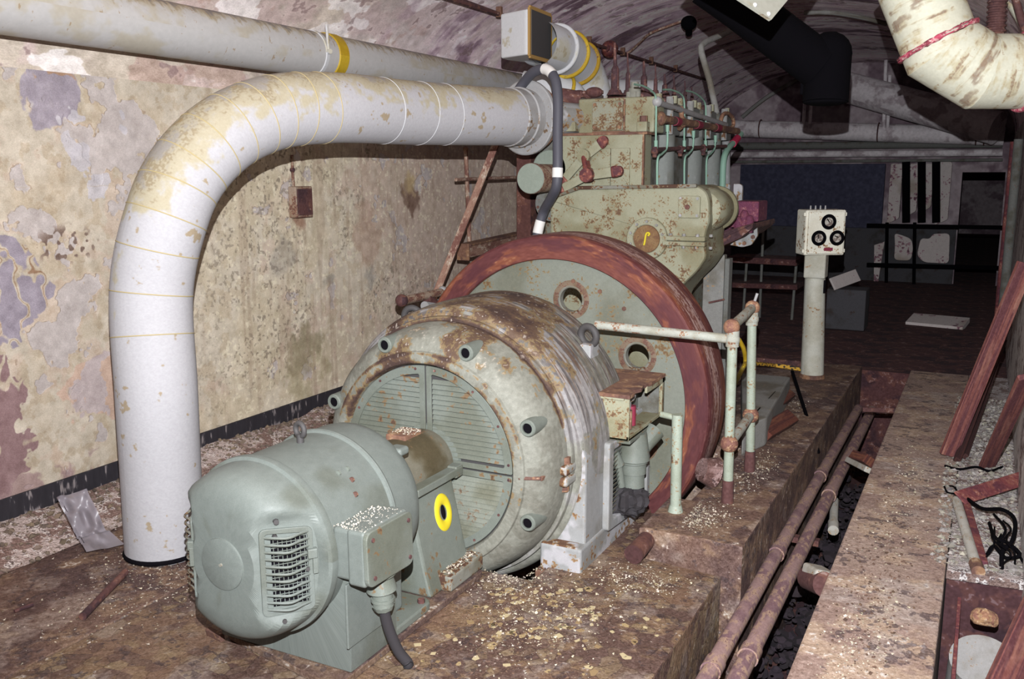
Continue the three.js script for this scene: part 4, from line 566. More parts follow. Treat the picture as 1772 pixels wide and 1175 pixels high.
// ---------------------------------------------------------------- generator
{
  const t = thing('generator', 'large round grey green generator with louvred end cover and rusty casing', 'generator', [AX, -0.02, 3.4]);
  const turnG = (prof, v0, seg = 144) => { const g = turn(AX, AY, prof, seg, { metric: false, crease: 0.6 }); const uv = g.attributes.uv; for (let i = 0; i < uv.count; i++) uv.setY(i, uv.getY(i) + v0); return g; };
  part('end_bell', turnG([[0.386, 3.0], [0.390, 2.968], [0.396, 2.960], [0.430, 2.958], [0.438, 2.962], [0.442, 2.972], [0.468, 2.982], [0.492, 3.003], [0.511, 3.035], [0.523, 3.075], [0.531, 3.12], [0.534, 3.16], [0.549, 3.162], [0.552, 3.17], [0.552, 3.186], [0.545, 3.19]], 0.02), M.gen, t);
  part('stator', turnG([[0.545, 3.186], [0.566, 3.19], [0.582, 3.205], [0.590, 3.24], [0.597, 3.32], [0.600, 3.42], [0.600, 3.66], [0.594, 3.69], [0.57, 3.73], [0.5, 3.77], [0.36, 3.79], [0.1, 3.8]], 0.36), M.gen, t);
  // louvred end cover in four quarters
  part('backing', turn(AX, AY, [[0.05, 3.004], [0.388, 3.004], [0.388, 3.02]], 64), M.mesh, t);
  part('shaft_cover', turn(AX, AY, [[0.06, 2.98], [0.14, 2.985], [0.145, 3.0]], 48), M.paint, t);
  const split = -0.012;
  for (const sx of [-1, 1]) for (const sy2 of [1, -1]) {
    const N = 24, R1 = 0.383, R2 = 0.350, e = 0.004, b = 0.026, Q = (R, m) => { const a0 = Math.asin((sy2 > 0 ? m + split : m - split) / R), a1 = Math.acos(m / R); const o = []; for (let i = 0; i <= N; i++) { const a = a0 + (a1 - a0) * i / N; o.push([Math.cos(a) * R * sx, Math.sin(a) * R * sy2]); } o.push([m * sx, (m + sy2 * split) * sy2 + 0]); return o.map(p => [AX + p[0], AY + p[1]]); };
    const panel = part('louvre_panel', slab(roundPoly(Q(R1, e), 0.004, 1), 2.976, 2.984, 0.0015, [roundPoly(Q(R2, b), 0.006, 1)]), M.paint, t);
    const pitch = 0.0205; for (let k = 0; k < 17; k++) {
      const y = b + 0.008 + k * pitch, yy = (y + sy2 * split), L2 = 0.368 * 0.368 - (y + 0.014) * (y + 0.014); if (y > R2 - 0.022) break; const x1 = Math.sqrt(L2), x0 = b; if (x1 - x0 < 0.02) break;
      const g = new THREE.BoxGeometry(x1 - x0, 0.0185, 0.0025); g.rotateX(-0.42); g.translate(AX + sx * (x0 + x1) / 2, AY + (y + 0.01 + sy2 * split) * sy2, -2.988); part('slat', boxUV(g), sy2 < 0 ? M.slatLow : M.paint, panel);
    }
    for (const a of [0.08, 0.5, 0.95, 1.45]) part('screw', bolt([AX + Math.cos(a) * 0.369 * sx, AY + Math.sin(a) * 0.369 * sy2, 2.977], 0.0055, 0.004, [0, 0, -1], 10), M.rustDark, panel);
  }
  // eight bolt bosses round the bell, each with its dark socket
  for (let k = 0; k < 8; k++) { const a = Math.PI / 8 + k * Math.PI / 4, x = AX + 0.487 * Math.cos(a), y = AY + 0.487 * Math.sin(a); const b = part('boss', turn(x, y, [[0.0001, 2.985], [0.0195, 2.985], [0.0205, 2.968], [0.029, 2.968], [0.033, 2.974], [0.036, 3.06], [0.037, 3.14]], 24), M.bossM, t); part('socket', bolt([x, y, 2.979], 0.02, 0.006, [0, 0, -1], 16), M.dark, b, 'dark bolt socket'); }
  // split flange with clamping lug at the right
  const s1 = PZ(897, 828, 2.965), s2 = PZ(975, 821, 3.15); part('split_joint', [beam(s1, [-1.425, s1[1] + 0.0, 3.0], 0.014, 0.02), beam([-1.425, s1[1], 3.0], [s2[0], s1[1], 3.16], 0.014, 0.02)], M.rust, t, 'rusty horizontal joint');
  const lg = PZ(981, 818, 3.165); part('clamp_lug', [box(lg[0] - 0.06, lg[0] + 0.03, lg[1] - 0.042, lg[1] - 0.002, 3.10, 3.2, 0.016), box(lg[0] - 0.06, lg[0] + 0.03, lg[1] + 0.004, lg[1] + 0.044, 3.10, 3.2, 0.016)], M.lugM, t); part('lug_bolt', [bolt([lg[0] - 0.004, lg[1] + 0.042, 3.15], 0.026, 0.028, [0, 1, 0]), bolt([lg[0] - 0.004, lg[1] - 0.04, 3.15], 0.022, 0.03, [0, -1, 0])], M.rust, t);
  // square frame: side legs and feet
  const leg = sx => { const x0 = AX + sx * 0.592, xi = AX + sx * 0.43; const pts = [[xi, 0.0], [x0, 0.0], [x0, AY + 0.02], [AX + sx * 0.56, AY + 0.12], [AX + sx * 0.5, AY + 0.02], [AX + sx * 0.46, AY - 0.22]]; return slab(roundPoly(sx > 0 ? pts : pts.reverse(), 0.012), 3.2, 3.76, 0.01); };
  part('leg', leg(1), M.leg, t); part('leg', leg(-1), M.leg, t);
  part('foot', box(AX + 0.42, AX + 0.60, -0.02, 0.10, 3.14, 3.95, 0.014), M.leg, t);
  part('foot', box(AX - 0.60, AX - 0.42, -0.02, 0.10, 3.14, 3.95, 0.014), M.leg, t);
  for (const sx of [1, -1]) part('sole_plate', box(AX + sx * 0.51 - 0.1, AX + sx * 0.51 + 0.1, -0.045, -0.012, 3.12, 3.97, 0.004), M.rust, t, 'rusty sole plate');
  part('side_panel', box(AX + 0.45, AX + 0.586, 0.05, 0.5, 3.70, 3.96, 0.01), M.leg, t);
  // louvred vent on the right side
  const vx = AX + 0.592; const vf = part('side_vent', slabX(roundPoly([[3.38, 0.09], [3.90, 0.05], [3.90, 0.44], [3.38, 0.47]], 0.02), vx, vx + 0.03, 0.006, [roundPoly([[3.43, 0.13], [3.86, 0.10], [3.86, 0.41], [3.43, 0.43]], 0.012)]), M.leg, t);
  part('vent_backing', box(vx - 0.004, vx + 0.002, 0.1, 0.44, 3.4, 3.88, 0.001), M.dark, t);
  for (let k = 0; k < 15; k++) { const y = 0.135 + k * 0.0195; const g = new THREE.BoxGeometry(0.0022, 0.023, 0.425); g.rotateZ(-0.5); g.translate(vx + 0.011, y + 0.005, -3.645); part('slat', boxUV(g), M.paint, vf); }
  // eyebolts at either shoulder on square pads
  for (const s of [1, -1]) { const a = s > 0 ? 0.73 : Math.PI - 0.78, r = 0.6, d = 3.55, cx = AX + r * Math.cos(a), cyy = AY + r * Math.sin(a); part('pad', box(cx - 0.055, cx + 0.035, cyy - 0.05, cyy + 0.015, d - 0.05, d + 0.05, 0.008), s > 0 ? M.leg : M.paintHeavy, t); part('eyebolt', torus([cx + 0.006 * s, cyy + 0.046, d], 0.040, 0.0155, [0.25 * s, 0.1, 1]), M.mesh, t, 'dark rusted eyebolt'); }
  // broken terminal box on the right shoulder: open face, torn lid, insulators inside
  const bx0 = AX + 0.50, bx1 = -1.235, by0 = 0.47, by1 = 0.655, bd0 = 3.44, bd1 = 3.90;
  const tb = part('terminal_box', [box(bx0, bx1, by0, by1, bd0, bd0 + 0.012, 0.003), box(bx0, bx1, by0, by1, bd1 - 0.012, bd1, 0.003), box(bx0, bx1, by0, by0 + 0.012, bd0, bd1, 0.003), box(bx0, bx1 - 0.02, by1 - 0.014, by1 + 0.004, bd0 - 0.01, bd1, 0.003), box(bx0, bx0 + 0.06, by0, by1, bd0, bd1, 0.003)], M.paintRust, t, 'broken open terminal box');
  part('box_top', (() => { const gs = [slabY([[bx0 - 0.06, bd0 - 0.012], [bx1 + 0.006, bd0 - 0.012], [bx1 + 0.006, bd0 + 0.05], [bx1 - 0.012, bd0 + 0.08], [bx1 + 0.006, bd0 + 0.13], [bx1 - 0.008, bd0 + 0.2], [bx1 + 0.006, bd0 + 0.26], [bx1 + 0.004, bd1], [bx0 - 0.06, bd1]], by1 - 0.004, by1 + 0.012, 0.002)]; return gs; })(), M.rust, tb, 'rusted top of the box');
  const r0 = PX(1093, 700, bx1 - 0.05); part('insulator', [rod([bx1 - 0.05, by0 + 0.02, 3.56], [bx1 - 0.05, by0 + 0.10, 3.56], 0.02)], M.rust, tb); part('insulator', rod([bx1 - 0.055, by0 + 0.02, 3.62], [bx1 - 0.055, by0 + 0.105, 3.62], 0.02), M.dirtyRed, tb, 'red insulator'); part('insulator', [rod([bx1 - 0.08, by0 + 0.08, 3.60], [bx1 - 0.08, by0 + 0.16, 3.6], 0.03), ball([bx1 - 0.07, by0 + 0.15, 3.62], 0.034)], M.leg, tb, 'pale porcelain insulator'); part('inner_plate', box(bx0 + 0.06, bx0 + 0.065, by0, by1, bd0, bd1, 0.001), M.greyDark, tb); part('rim', [box(bx1 - 0.012, bx1, by0, by1, bd1 - 0.03, bd1, 0.003), box(bx1 - 0.012, bx1, by0, by0 + 0.022, bd0, bd1, 0.003), box(bx1 - 0.012, bx1, by1 - 0.03, by1, bd0 + 0.22, bd1, 0.003)], M.paintRust, tb, 'ragged rim of the opening'); part('lining', box(bx0 + 0.06, bx1 - 0.02, by0 + 0.012, by1 - 0.014, bd1 - 0.02, bd1 - 0.013, 0.001), M.greyDark, tb);
  // cable gland and torn cable tail
  const gx = bx1 - 0.02; part('gland', [box(gx - 0.09, gx + 0.02, by0 - 0.02, by0, 3.46, 3.72, 0.006), rod([gx - 0.02, by0 - 0.01, 3.62], [gx - 0.02, by0 - 0.13, 3.62], 0.055, 0.07, 24), rod([gx - 0.02, by0 - 0.12, 3.62], [gx - 0.02, by0 - 0.19, 3.62], 0.056, 0.056, 24), torus([gx - 0.02, by0 - 0.14, 3.62], 0.056, 0.005, [0, 1, 0]), rod([gx - 0.02, by0 - 0.185, 3.62], [gx - 0.02, by0 - 0.25, 3.62], 0.05, 0.052, 8), rod([gx - 0.07, by0 - 0.03, 3.52], [gx - 0.08, by0 - 0.08, 3.52], 0.018), rod([gx - 0.075, by0 - 0.08, 3.52], [gx - 0.06, by0 - 0.14, 3.54], 0.022, 0.028), rod([gx - 0.06, by0 - 0.13, 3.54], [gx - 0.05, by0 - 0.24, 3.56], 0.016)], M.paint, t);
  part('gland_elbow', [rod([gx - 0.01, by0 - 0.1, 3.63], [gx + 0.04, by0 - 0.02, 3.72], 0.04, 0.045, 18)], M.paint, t);
  const tail = new THREE.IcosahedronGeometry(0.098, 5), pa = tail.attributes.position; for (let i = 0; i < pa.count; i++) { const x = pa.getX(i), y = pa.getY(i), z = pa.getZ(i), k = 0.72 + 0.55 * vn(x * 60 + 50, y * 22 + z * 50 + 50, 999, 999, 3); pa.setXYZ(i, x * k * 0.95, y * k * 0.72, z * k * 1.05); } tail.computeVertexNormals(); tail.translate(gx - 0.045, by0 - 0.31, -3.6); part('torn_cable', boxUV(tail), M.rubber, t, 'torn black cable tail');
}

// ---------------------------------------------------------------- flywheel
{
  const t = thing('flywheel', 'huge rust red flywheel rim with a grey green perforated web behind the generator', 'flywheel', [AX, -0.40, 4.33]);
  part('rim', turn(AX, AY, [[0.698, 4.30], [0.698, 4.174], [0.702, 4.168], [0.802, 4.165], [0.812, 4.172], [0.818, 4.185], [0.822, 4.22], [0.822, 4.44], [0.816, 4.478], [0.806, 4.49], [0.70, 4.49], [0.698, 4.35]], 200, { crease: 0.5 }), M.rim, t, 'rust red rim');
  const holes = []; for (let k = 0; k < 7; k++) { const a = (28.3 + k * 51.43) * Math.PI / 180; holes.push(circlePts(AX + 0.505 * Math.cos(a), AY + 0.505 * Math.sin(a), 0.062, 28).reverse()); }
  part('web', slab(circlePts(AX, AY, 0.699, 110), 4.195, 4.235, 0.004, holes), M.web, t, 'grey green web with round holes');
  for (let k = 0; k < 7; k++) { const a = (28.3 + k * 51.43) * Math.PI / 180; part('hole_lip', turn(AX + 0.505 * Math.cos(a), AY + 0.505 * Math.sin(a), [[0.060, 4.234], [0.060, 4.194], [0.064, 4.190], [0.072, 4.1945]], 36), M.paintHeavy, t); const hp = [AX + 0.505 * Math.cos(a), AY + 0.505 * Math.sin(a)]; part('rust_ring', turn(hp[0], hp[1], [[0.0715, 4.1942], [0.095, 4.1935], [0.098, 4.195]], 40), M.ringRust, t, 'rust stained raised ring round the hole'); }
  part('hub', turn(AX, AY, [[0.05, 3.8], [0.17, 3.81], [0.2, 4.1], [0.24, 4.196]], 48), M.rustDark, t);
  for (let k = 0; k < 3; k++) { const a = 0.9 + k * 0.25; part('web_bolt', bolt([AX + 0.6 * Math.cos(a), AY + 0.6 * Math.sin(a), 4.195], 0.012, 0.006), M.rust, t); }
}

// ---------------------------------------------------------------- diesel engine
const side = (p, x) => PX(p[0], p[1], x);
{
  const ZC = 4.9, ZB = 5.0, ZH = 5.05, q = (x, y, d = ZC) => PZ(x, y, d), t = thing('diesel_engine', 'rusted pale green diesel engine block standing behind the flywheel', 'engine', [AX, 0.1, 5.8]);
  const out = [[951, 344, 0.012], [978, 333, 0.01], [1003, 325, 0.01], [1090, 322], [1206, 321], [1222, 332], [1227, 350], [1227, 385], [1220, 402], [1218, 425], [1222, 445], [1205, 470], [1182, 492], [1160, 520], [1150, 700], [952, 720]].map(p => { const w = q(p[0], p[1]); return [w[0], w[1], p[2]]; });
  part('crankcase', slab(roundPoly(out, 0.03), ZC, ZC + 0.42, 0.018), M.paintRust, t);
  part('crankcase_rear', box(-2.5, q(1254, 400, 6.6)[0], 0.1, q(1100, 330)[1], ZC + 0.4, 6.6, 0.03), M.paintHeavyG, t);
  part('oil_sump', box(-2.5, q(1216, 480, 6.6)[0] - 0.02, 0.1, q(1000, 520)[1] + 0.1, ZC + 0.05, 6.6, 0.03), M.paintHeavyG, t);
  // top ledge, split flange, round cover, square cover
  part('top_ledge', [beam(q(952, 343, ZC - 0.005), q(1003, 325, ZC - 0.005), 0.02, 0.03), beam(q(1000, 325, ZC - 0.005), q(1206, 321.5, ZC - 0.005), 0.02, 0.03)], M.paintHeavy, t, 'rust edged top ledge');
  const f0 = q(1155, 416), f1 = q(1222, 417); for (const dy of [0.014, -0.014]) part('split_flange', box(f0[0] - 0.02, f1[0] + 0.0, f0[1] + dy - 0.012, f0[1] + dy + 0.012, ZC - 0.03, ZC + 0.03, 0.005), M.paintRust, t);
  for (let i = 0; i < 4; i++) { part('flange_bolt', bolt([f0[0] + 0.02 + i * 0.075, f0[1] + 0.026, ZC - 0.012], 0.011, 0.014, [0, 1, 0]), M.leg, t); part('flange_bolt', bolt([f0[0] + 0.02 + i * 0.075, f0[1] - 0.026, ZC - 0.012], 0.011, 0.014, [0, -1, 0]), M.leg, t); }
  const c = q(1121, 413), cov = part('round_cover', turn(c[0], c[1], [[0.0001, ZC - 0.02], [0.078, ZC - 0.02], [0.08, ZC - 0.026], [0.112, ZC - 0.026], [0.117, ZC - 0.02], [0.118, ZC + 0.01]], 48), M.paintRust, t);
  part('cover_disc', turn(c[0], c[1], [[0.0001, ZC - 0.028], [0.074, ZC - 0.027], [0.077, ZC - 0.02]], 40), M.ochre, cov, 'ochre brown centre disc');
  for (let k = 0; k < 10; k++) { const a = k * Math.PI / 5 + 0.3; part('cover_bolt', bolt([c[0] + 0.096 * Math.cos(a), c[1] + 0.096 * Math.sin(a), ZC - 0.026], 0.0085, 0.008), M.leg, cov); }
  part('paint_mark', tube([[c[0] + 0.012, c[1] + 0.018, ZC - 0.03], [c[0] + 0.02, c[1] + 0.03, ZC - 0.03], [c[0] + 0.006, c[1] + 0.034, ZC - 0.03], [c[0] - 0.002, c[1] + 0.02, ZC - 0.03], [c[0] - 0.008, c[1] - 0.02, ZC - 0.03], [c[0] - 0.012, c[1] - 0.034, ZC - 0.03]], 0.0055, 24, 8), M.yel, cov, 'yellow painted hook mark');
  const s0 = q(1174, 377), s1 = q(1213, 339), sc = part('square_cover', slab(roundPoly([[s0[0], s0[1]], [s1[0], s0[1]], [s1[0], s1[1]], [s0[0], s1[1]]], 0.015), ZC - 0.014, ZC + 0.005, 0.005), M.paintRust, t);
  part('plug', bolt([(s0[0] + s1[0]) / 2 - 0.008, (s0[1] + s1[1]) / 2, ZC - 0.013], 0.014, 0.012, [0, 0, -1], 12), M.rustDark, sc); for (const [a, b] of [[0, 0], [1, 0], [0, 1], [1, 1]]) part('cover_bolt', bolt([s0[0] + 0.014 + a * (s1[0] - s0[0] - 0.028), s0[1] + 0.014 + b * (s1[1] - s0[1] - 0.028), ZC - 0.013], 0.009, 0.006), M.leg, sc);
  const bp = q(1228, 362, 5.1); part('gear_case', turn(bp[0] - 0.01, bp[1], [[0.001, 4.96], [0.06, 4.965], [0.1, 4.99], [0.118, 5.03], [0.122, 5.1], [0.11, 5.25], [0.125, 5.27], [0.125, 5.3], [0.09, 5.32], [0.05, 5.4]], 40), M.paintRust, t);
  // block front with its cover plate
  const b0 = q(970, 330, ZB), b1 = q(1114, 229, ZB), pl = part('block_front', slab([[q(968, 234, ZB)[0], q(968, 234, ZB)[1]], [b0[0], b0[1] - 0.03], [b1[0], b0[1] - 0.03], [b1[0], b1[1]]].reverse(), ZB, ZB + 0.14, 0.008), M.paintRust, t);
  const k0 = q(995, 322, ZB), k1 = q(1091, 256, ZB), km = q(1057, 280, ZB)[0]; part('cover_plate', box(k0[0], km, k0[1], k1[1], ZB - 0.012, ZB + 0.004, 0.004), M.paintRust, pl); part('cover_plate', box(km + 0.003, k1[0], k0[1], k1[1], ZB - 0.012, ZB + 0.004, 0.004), M.paintRust, pl);
  for (const p of [[1000, 262], [1086, 262], [1084, 316]]) { const w = q(...p, ZB); part('cover_bolt', bolt([w[0], w[1], ZB - 0.012], 0.009, 0.006), M.paintRust, pl); }
  const xs = b1[0] - 0.05; part('block', box(-2.45, xs, 1.40, b1[1], ZB + 0.13, 6.7, 0.01), M.greyDark, t);
  for (const px of [1157, 1206, 1238]) { const w = PX(px, 280, xs + 0.035); part('cylinder', [boxUV((() => { const g = new THREE.CylinderGeometry(0.085, 0.085, 0.34, 24); g.scale(0.8, 1, 1); g.translate(xs, b1[1] - 0.165, -w[2]); return g; })())], M.cylM, t); }
  part('rear_post', rod(side([1256, 240], xs + 0.03), side([1257, 320], xs + 0.03), 0.03), M.leg, t);
  // cylinder heads and covers
  const h0 = q(1000, 232, ZH), h1 = q(1133, 166, ZH); const hd = part('head_front', box(h0[0], h1[0], h0[1], h1[1], ZH, ZH + 0.18, 0.012), M.paintRust, t);
  const c0 = q(1026, 227, ZH), c1 = q(1080, 174, ZH); part('head_cover', slab(roundPoly([[c0[0], c0[1]], [c1[0], c0[1]], [c1[0], c1[1]], [c0[0], c1[1]]], 0.012), ZH - 0.018, ZH, 0.005), M.paintRust2, hd);
  part('head_joint', box(h0[0] - 0.1, h1[0] - 0.02, h0[1] - 0.012, h0[1] + 0.004, ZB - 0.006, ZH + 0.1, 0.003), M.rust, t, 'rusty joint line'); part('block_edge', box(b1[0] - 0.006, b1[0] + 0.004, b0[1] - 0.02, b1[1] - 0.005, ZB - 0.004, ZB + 0.02, 0.002), M.rust, pl); part('cover_edge', box(c1[0] + 0.002, c1[0] + 0.01, c0[1], c1[1] + 0.008, ZH - 0.014, ZH, 0.002), M.rust, hd); part('cover_edge', box(c0[0], c1[0] + 0.01, c0[1] - 0.01, c0[1] - 0.002, ZH - 0.014, ZH, 0.002), M.rust, hd);
  for (const [a, b] of [[0, 0], [1, 0], [0, 1], [1, 1]]) part('cover_bolt', bolt([c0[0] + 0.018 + a * (c1[0] - c0[0] - 0.036), c0[1] + 0.018 + b * (c1[1] - c0[1] - 0.036), ZH - 0.017], 0.011, 0.007), M.rust, hd);
  for (let k = 0; k < 4; k++) { const d = ZH + 0.24 + k * 0.42; part('cylinder_head', box(h0[0], h1[0] - 0.03, h0[1], h1[1] - 0.01, d, d + 0.36, 0.014), M.greyDark, t); part('rocker_cover', box(h0[0] + 0.06, h1[0] - 0.12, h1[1] - 0.02, h1[1] + 0.05, d + 0.05, d + 0.3, 0.02), M.rustDark, t); part('stud', rod([h1[0] - 0.02, h0[1], d + 0.1], [h1[0] - 0.02, h1[1] + 0.02, d + 0.1], 0.022), M.leg, t); part('nut', bolt([h1[0] - 0.09, h1[1] - 0.01, d + 0.1], 0.024, 0.05, [0, 1, 0]), M.paintRust, t); part('nut', bolt([h1[0] - 0.04, h1[1] - 0.01, d + 0.25], 0.02, 0.045, [0, 1, 0]), M.paintRust, t); }
  // studs at the head foot, glands and valve gear on top
  for (const [x, w] of [[990, 12], [1113, 11]]) { const p = q(x, 228, ZH - 0.03); part('stud_nut', [box(p[0] - 0.03, p[0] + 0.03, p[1], p[1] + 0.055, ZH - 0.06, ZH, 0.006)], M.paintRust, t); part('stud_nut', bolt([p[0] + 0.002, p[1] + 0.052, ZH - 0.03], 0.024, 0.035, [0, 1, 0]), M.rust, t); }
  const gl = q(1098, 168, ZH + 0.05); part('gland', [rod([gl[0], h1[1], gl[2]], [gl[0], h1[1] + 0.05, gl[2]], 0.035), rod([gl[0], h1[1] + 0.045, gl[2]], [gl[0], h1[1] + 0.085, gl[2]], 0.026, 0.022), rod([gl[0] - 0.028, h1[1], gl[2] - 0.02], [gl[0] - 0.028, h1[1] + 0.03, gl[2] - 0.02], 0.015), rod([gl[0] + 0.028, h1[1], gl[2] - 0.02], [gl[0] + 0.028, h1[1] + 0.03, gl[2] - 0.02], 0.015)], M.paintHeavy, t, 'rusty brass gland');
  for (const [x, yb, yt, r, d] of [[1064, 165, 74, 0.026, 5.15], [1086, 165, 92, 0.015, 5.25], [1114, 160, 106, 0.022, 5.5], [1134, 165, 112, 0.013, 5.45], [1150, 168, 128, 0.02, 5.9], [1166, 175, 130, 0.016, 6.1], [1185, 180, 140, 0.014, 6.4], [1197, 183, 150, 0.014, 6.6]]) { const a = q(x, yb, d), b = q(x, yt, d), m = [a[0], a[1] + (b[1] - a[1]) * 0.5, d], m2 = [a[0], a[1] + (b[1] - a[1]) * 0.56, d]; part('valve_rod', [rod(a, [a[0], a[1] + 0.03, d], r * 1.9, r * 1.3), rod(a, m, r, r * 0.85), rod(m, m2, r * 0.85, r * 0.5), rod(m2, b, r * 0.45, r * 0.3)], M.rustDark, t); }
  for (const [x, y, r] of [[982, 160, 0.03], [1002, 163, 0.035], [1028, 160, 0.045], [1018, 165, 0.03]]) { const p = q(x, y, ZH + 0.12); part('valve_lever', [ball(p, r, 1.2, 0.7, 1), box(p[0] - r * 1.4, p[0] + r * 1.2, p[1] - 0.012, p[1] + 0.012, p[2] - 0.02, p[2] + 0.02)], M.rustDark, t); }
  // two crossed hand levers joined by a link
  const lev = (a, pv, b, d, m = 0) => { const A = q(...a, d), P2 = q(...pv, d), B = q(...b, d); const lv = part('hand_lever', [beam(A, P2, 0.05, 0.016), beam(P2, B, 0.056, 0.016)], M.paintRust, t); const e = [B[0] + (P2[0] - B[0]) * 0.25, B[1] + (P2[1] - B[1]) * 0.25, B[2]]; part('grip', [beam(e, B, 0.064, 0.03, 0, 0.012), bolt([B[0], B[1], d], 0.03, 0.022, [0, 0, -1], 18)], M.dirtyRust, lv, 'dark red worn grip'); const f = [A[0] + (P2[0] - A[0]) * 0.22, A[1] + (P2[1] - A[1]) * 0.22, A[2]]; part('grip', beam(A, f, 0.05, 0.03, 0, 0.012), M.dirtyRust, lv); return P2; };
  const p1 = lev([970, 318], [1012, 270], [1045, 244], ZB - 0.05), p2 = lev([964, 331], [1018, 303], [1071, 296], ZB - 0.11);
  part('pivot', [bolt([p1[0], p1[1], ZB - 0.04], 0.04, 0.04, [0, 0, -1], 24)], M.paintRust, t); part('pivot', [bolt([p2[0], p2[1], ZB - 0.1], 0.042, 0.05, [0, 0, -1], 24)], M.dirtyRust, t, 'dark red pivot cap'); part('link', [beam(p1, p2, 0.055, 0.03, 0, 0.012), rod([p2[0], p2[1], ZB], [p2[0], p2[1], ZB - 0.1], 0.03)], M.dirtyRust, t);
  // fuel rails and pipes along the right side
  const XP = xs + 0.1, sp = (x, y, o = 0) => side([x, y], XP + o);
  part('fuel_rail', [rod(sp(1137, 177), sp(1256, 216), 0.017), ball(sp(1137, 176), 0.03)], M.grey, t, 'grey fuel rail'); part('fuel_rail', [rod(sp(1142, 205), sp(1276, 227), 0.024), ball(sp(1144, 205), 0.04, 0.7, 1, 1)], M.rust, t, 'rusty fuel rail'); part('fuel_rail', [rod(sp(1132, 259), sp(1256, 253), 0.012)], M.rustDark, t);
  for (const [x, y] of [[1170, 210], [1207, 216], [1240, 221]]) { const a = sp(x - 3, y - 0.5), b = sp(x + 4, y + 0.8); part('red_band', rod(a, b, 0.027), M.dirtyRed, t, 'red painted band'); }
  for (const [x, y] of [[1133, 262], [1177, 260], [1217, 258]]) part('rail_clip', [rod(sp(x, y - 8), sp(x, y + 10), 0.014), ball(sp(x, y), 0.022)], M.rustDark, t);
  for (const [x0, y0, xm, ym, x1] of [[1098, 146, 1128, 158, 1135], [1148, 155, 1178, 163, 1184], [1188, 157, 1214, 170, 1221]]) { const gp = part('injector_pipe', tube([sp(x0, y0), sp((x0 + xm) / 2, (y0 + ym) / 2 - 3), sp(xm, ym), sp(x1, ym + 14), sp(x1, 230), sp(x1, 262)], 0.0055, 60, 8), M.greenPipe, t, 'thin green injector pipe'); part('union', rod(sp(x1, 243), sp(x1, 262), 0.011, 0.01), M.greenPipe, gp); }
  for (const [x, yt, x1] of [[1155, 216, 1137], [1200, 226, 1184], [1238, 234, 1222]]) { const gp = part('injector_pipe', tube([sp(x, yt, 0.01), sp(x, 244, 0.01), sp(x - 2, 258, 0.01), sp((x + x1) / 2, 266, 0.01), sp(x1 + 1, 276, 0.01), sp(x1, 322, 0.01)], 0.0065, 60, 8), M.greenPipe, t, 'thin green injector pipe'); part('union', rod(sp(x, yt, 0.01), sp(x, yt + 12, 0.01), 0.012, 0.01), M.greenPipe, gp); }
  part('loop_pipe', tube([sp(1246, 216), sp(1250, 200), sp(1258, 196), sp(1267, 203), sp(1269, 216), sp(1262, 226)], 0.014, 40, 10), M.orangeRust, t, 'orange rusted loop of pipe'); part('loop_pipe', tube([sp(1178, 186), sp(1180, 202), sp(1184, 214), sp(1176, 222)], 0.016, 30, 10), M.orangeRust, t);
  const gh = part('green_hose', tube([sp(1282, 232), sp(1271, 245), sp(1258, 260), sp(1252, 280), sp(1250, 325)], 0.022, 50, 12), M.greenPipe, t, 'green hose end'); part('red_band', rod(sp(1276, 239), sp(1268, 249), 0.027), M.redPaint, gh, 'bright red band');
  // fuel pump tray at the right
  const dT = 5.7, tr = (x, y, d = dT) => PZ(x, y, d); const a0 = tr(1268, 348), a1 = tr(1312, 384); part('pump_box', box(a0[0], a1[0], a1[1], a0[1], dT, dT + 0.25, 0.01), M.purpleRust, t, 'dark purple red pump box'); part('tray', slab(roundPoly([tr(1228, 408), tr(1312, 384), tr(1312, 393), tr(1290, 410), tr(1240, 432), tr(1228, 424)].map(p => [p[0], p[1]]), 0.01), dT - 0.15, dT + 0.5, 0.008), M.rustDark, t);
  for (const [x, y, r] of [[1246, 395, 0.03], [1258, 388, 0.035], [1268, 378, 0.03], [1278, 390, 0.03], [1288, 378, 0.025], [1296, 388, 0.03]]) { const p = tr(x, y, dT - 0.06); part('pump_element', [rod([p[0], p[1] - 0.05, p[2]], [p[0], p[1] + 0.03, p[2]], r), ball([p[0], p[1] + 0.03, p[2]], r * 0.9)], M.purpleRust, t); }
  part('bracket', slab(roundPoly([tr(1262, 424), tr(1310, 392), tr(1311, 408), tr(1300, 424), tr(1285, 428)].map(p => [p[0], p[1]]), 0.01), dT + 0.0, dT + 0.03, 0.004), M.leg, t); for (const [x, y] of [[1288, 421], [1303, 410]]) { const p = tr(x, y, dT); part('bracket_bolt', bolt([p[0], p[1], dT], 0.014, 0.01), M.rust, t); }
  for (const [x0, x1] of [[1254, 1263], [1268, 1285]]) { const a = tr(x0, 350, 5.95), b = tr(x1, 318, 5.95); part('side_plate', slab(roundPoly([[a[0], a[1]], [b[0], a[1]], [b[0], b[1], 0.04], [a[0], b[1]]], 0.006), 5.95, 5.98, 0.004), M.leg, t); }
  const e0 = PZ(1218, 440, 5.5), e1 = PZ(1258, 560, 5.5); part('bed_panel', box(e0[0], PZ(1252, 500, 5.5)[0], 0.1, e0[1], 5.5, 5.56, 0.006), M.greySheet, t, 'grey sheet panel'); part('panel_edge', box(PZ(1254, 500, 5.5)[0], PZ(1262, 500, 5.5)[0], 0.1, e0[1] - 0.02, 5.48, 5.56, 0.004), M.greyDark, t); part('strap', beam(PZ(1226, 524, 5.48), PZ(1254, 518, 5.48), 0.012, 0.008), M.rustDark, t);
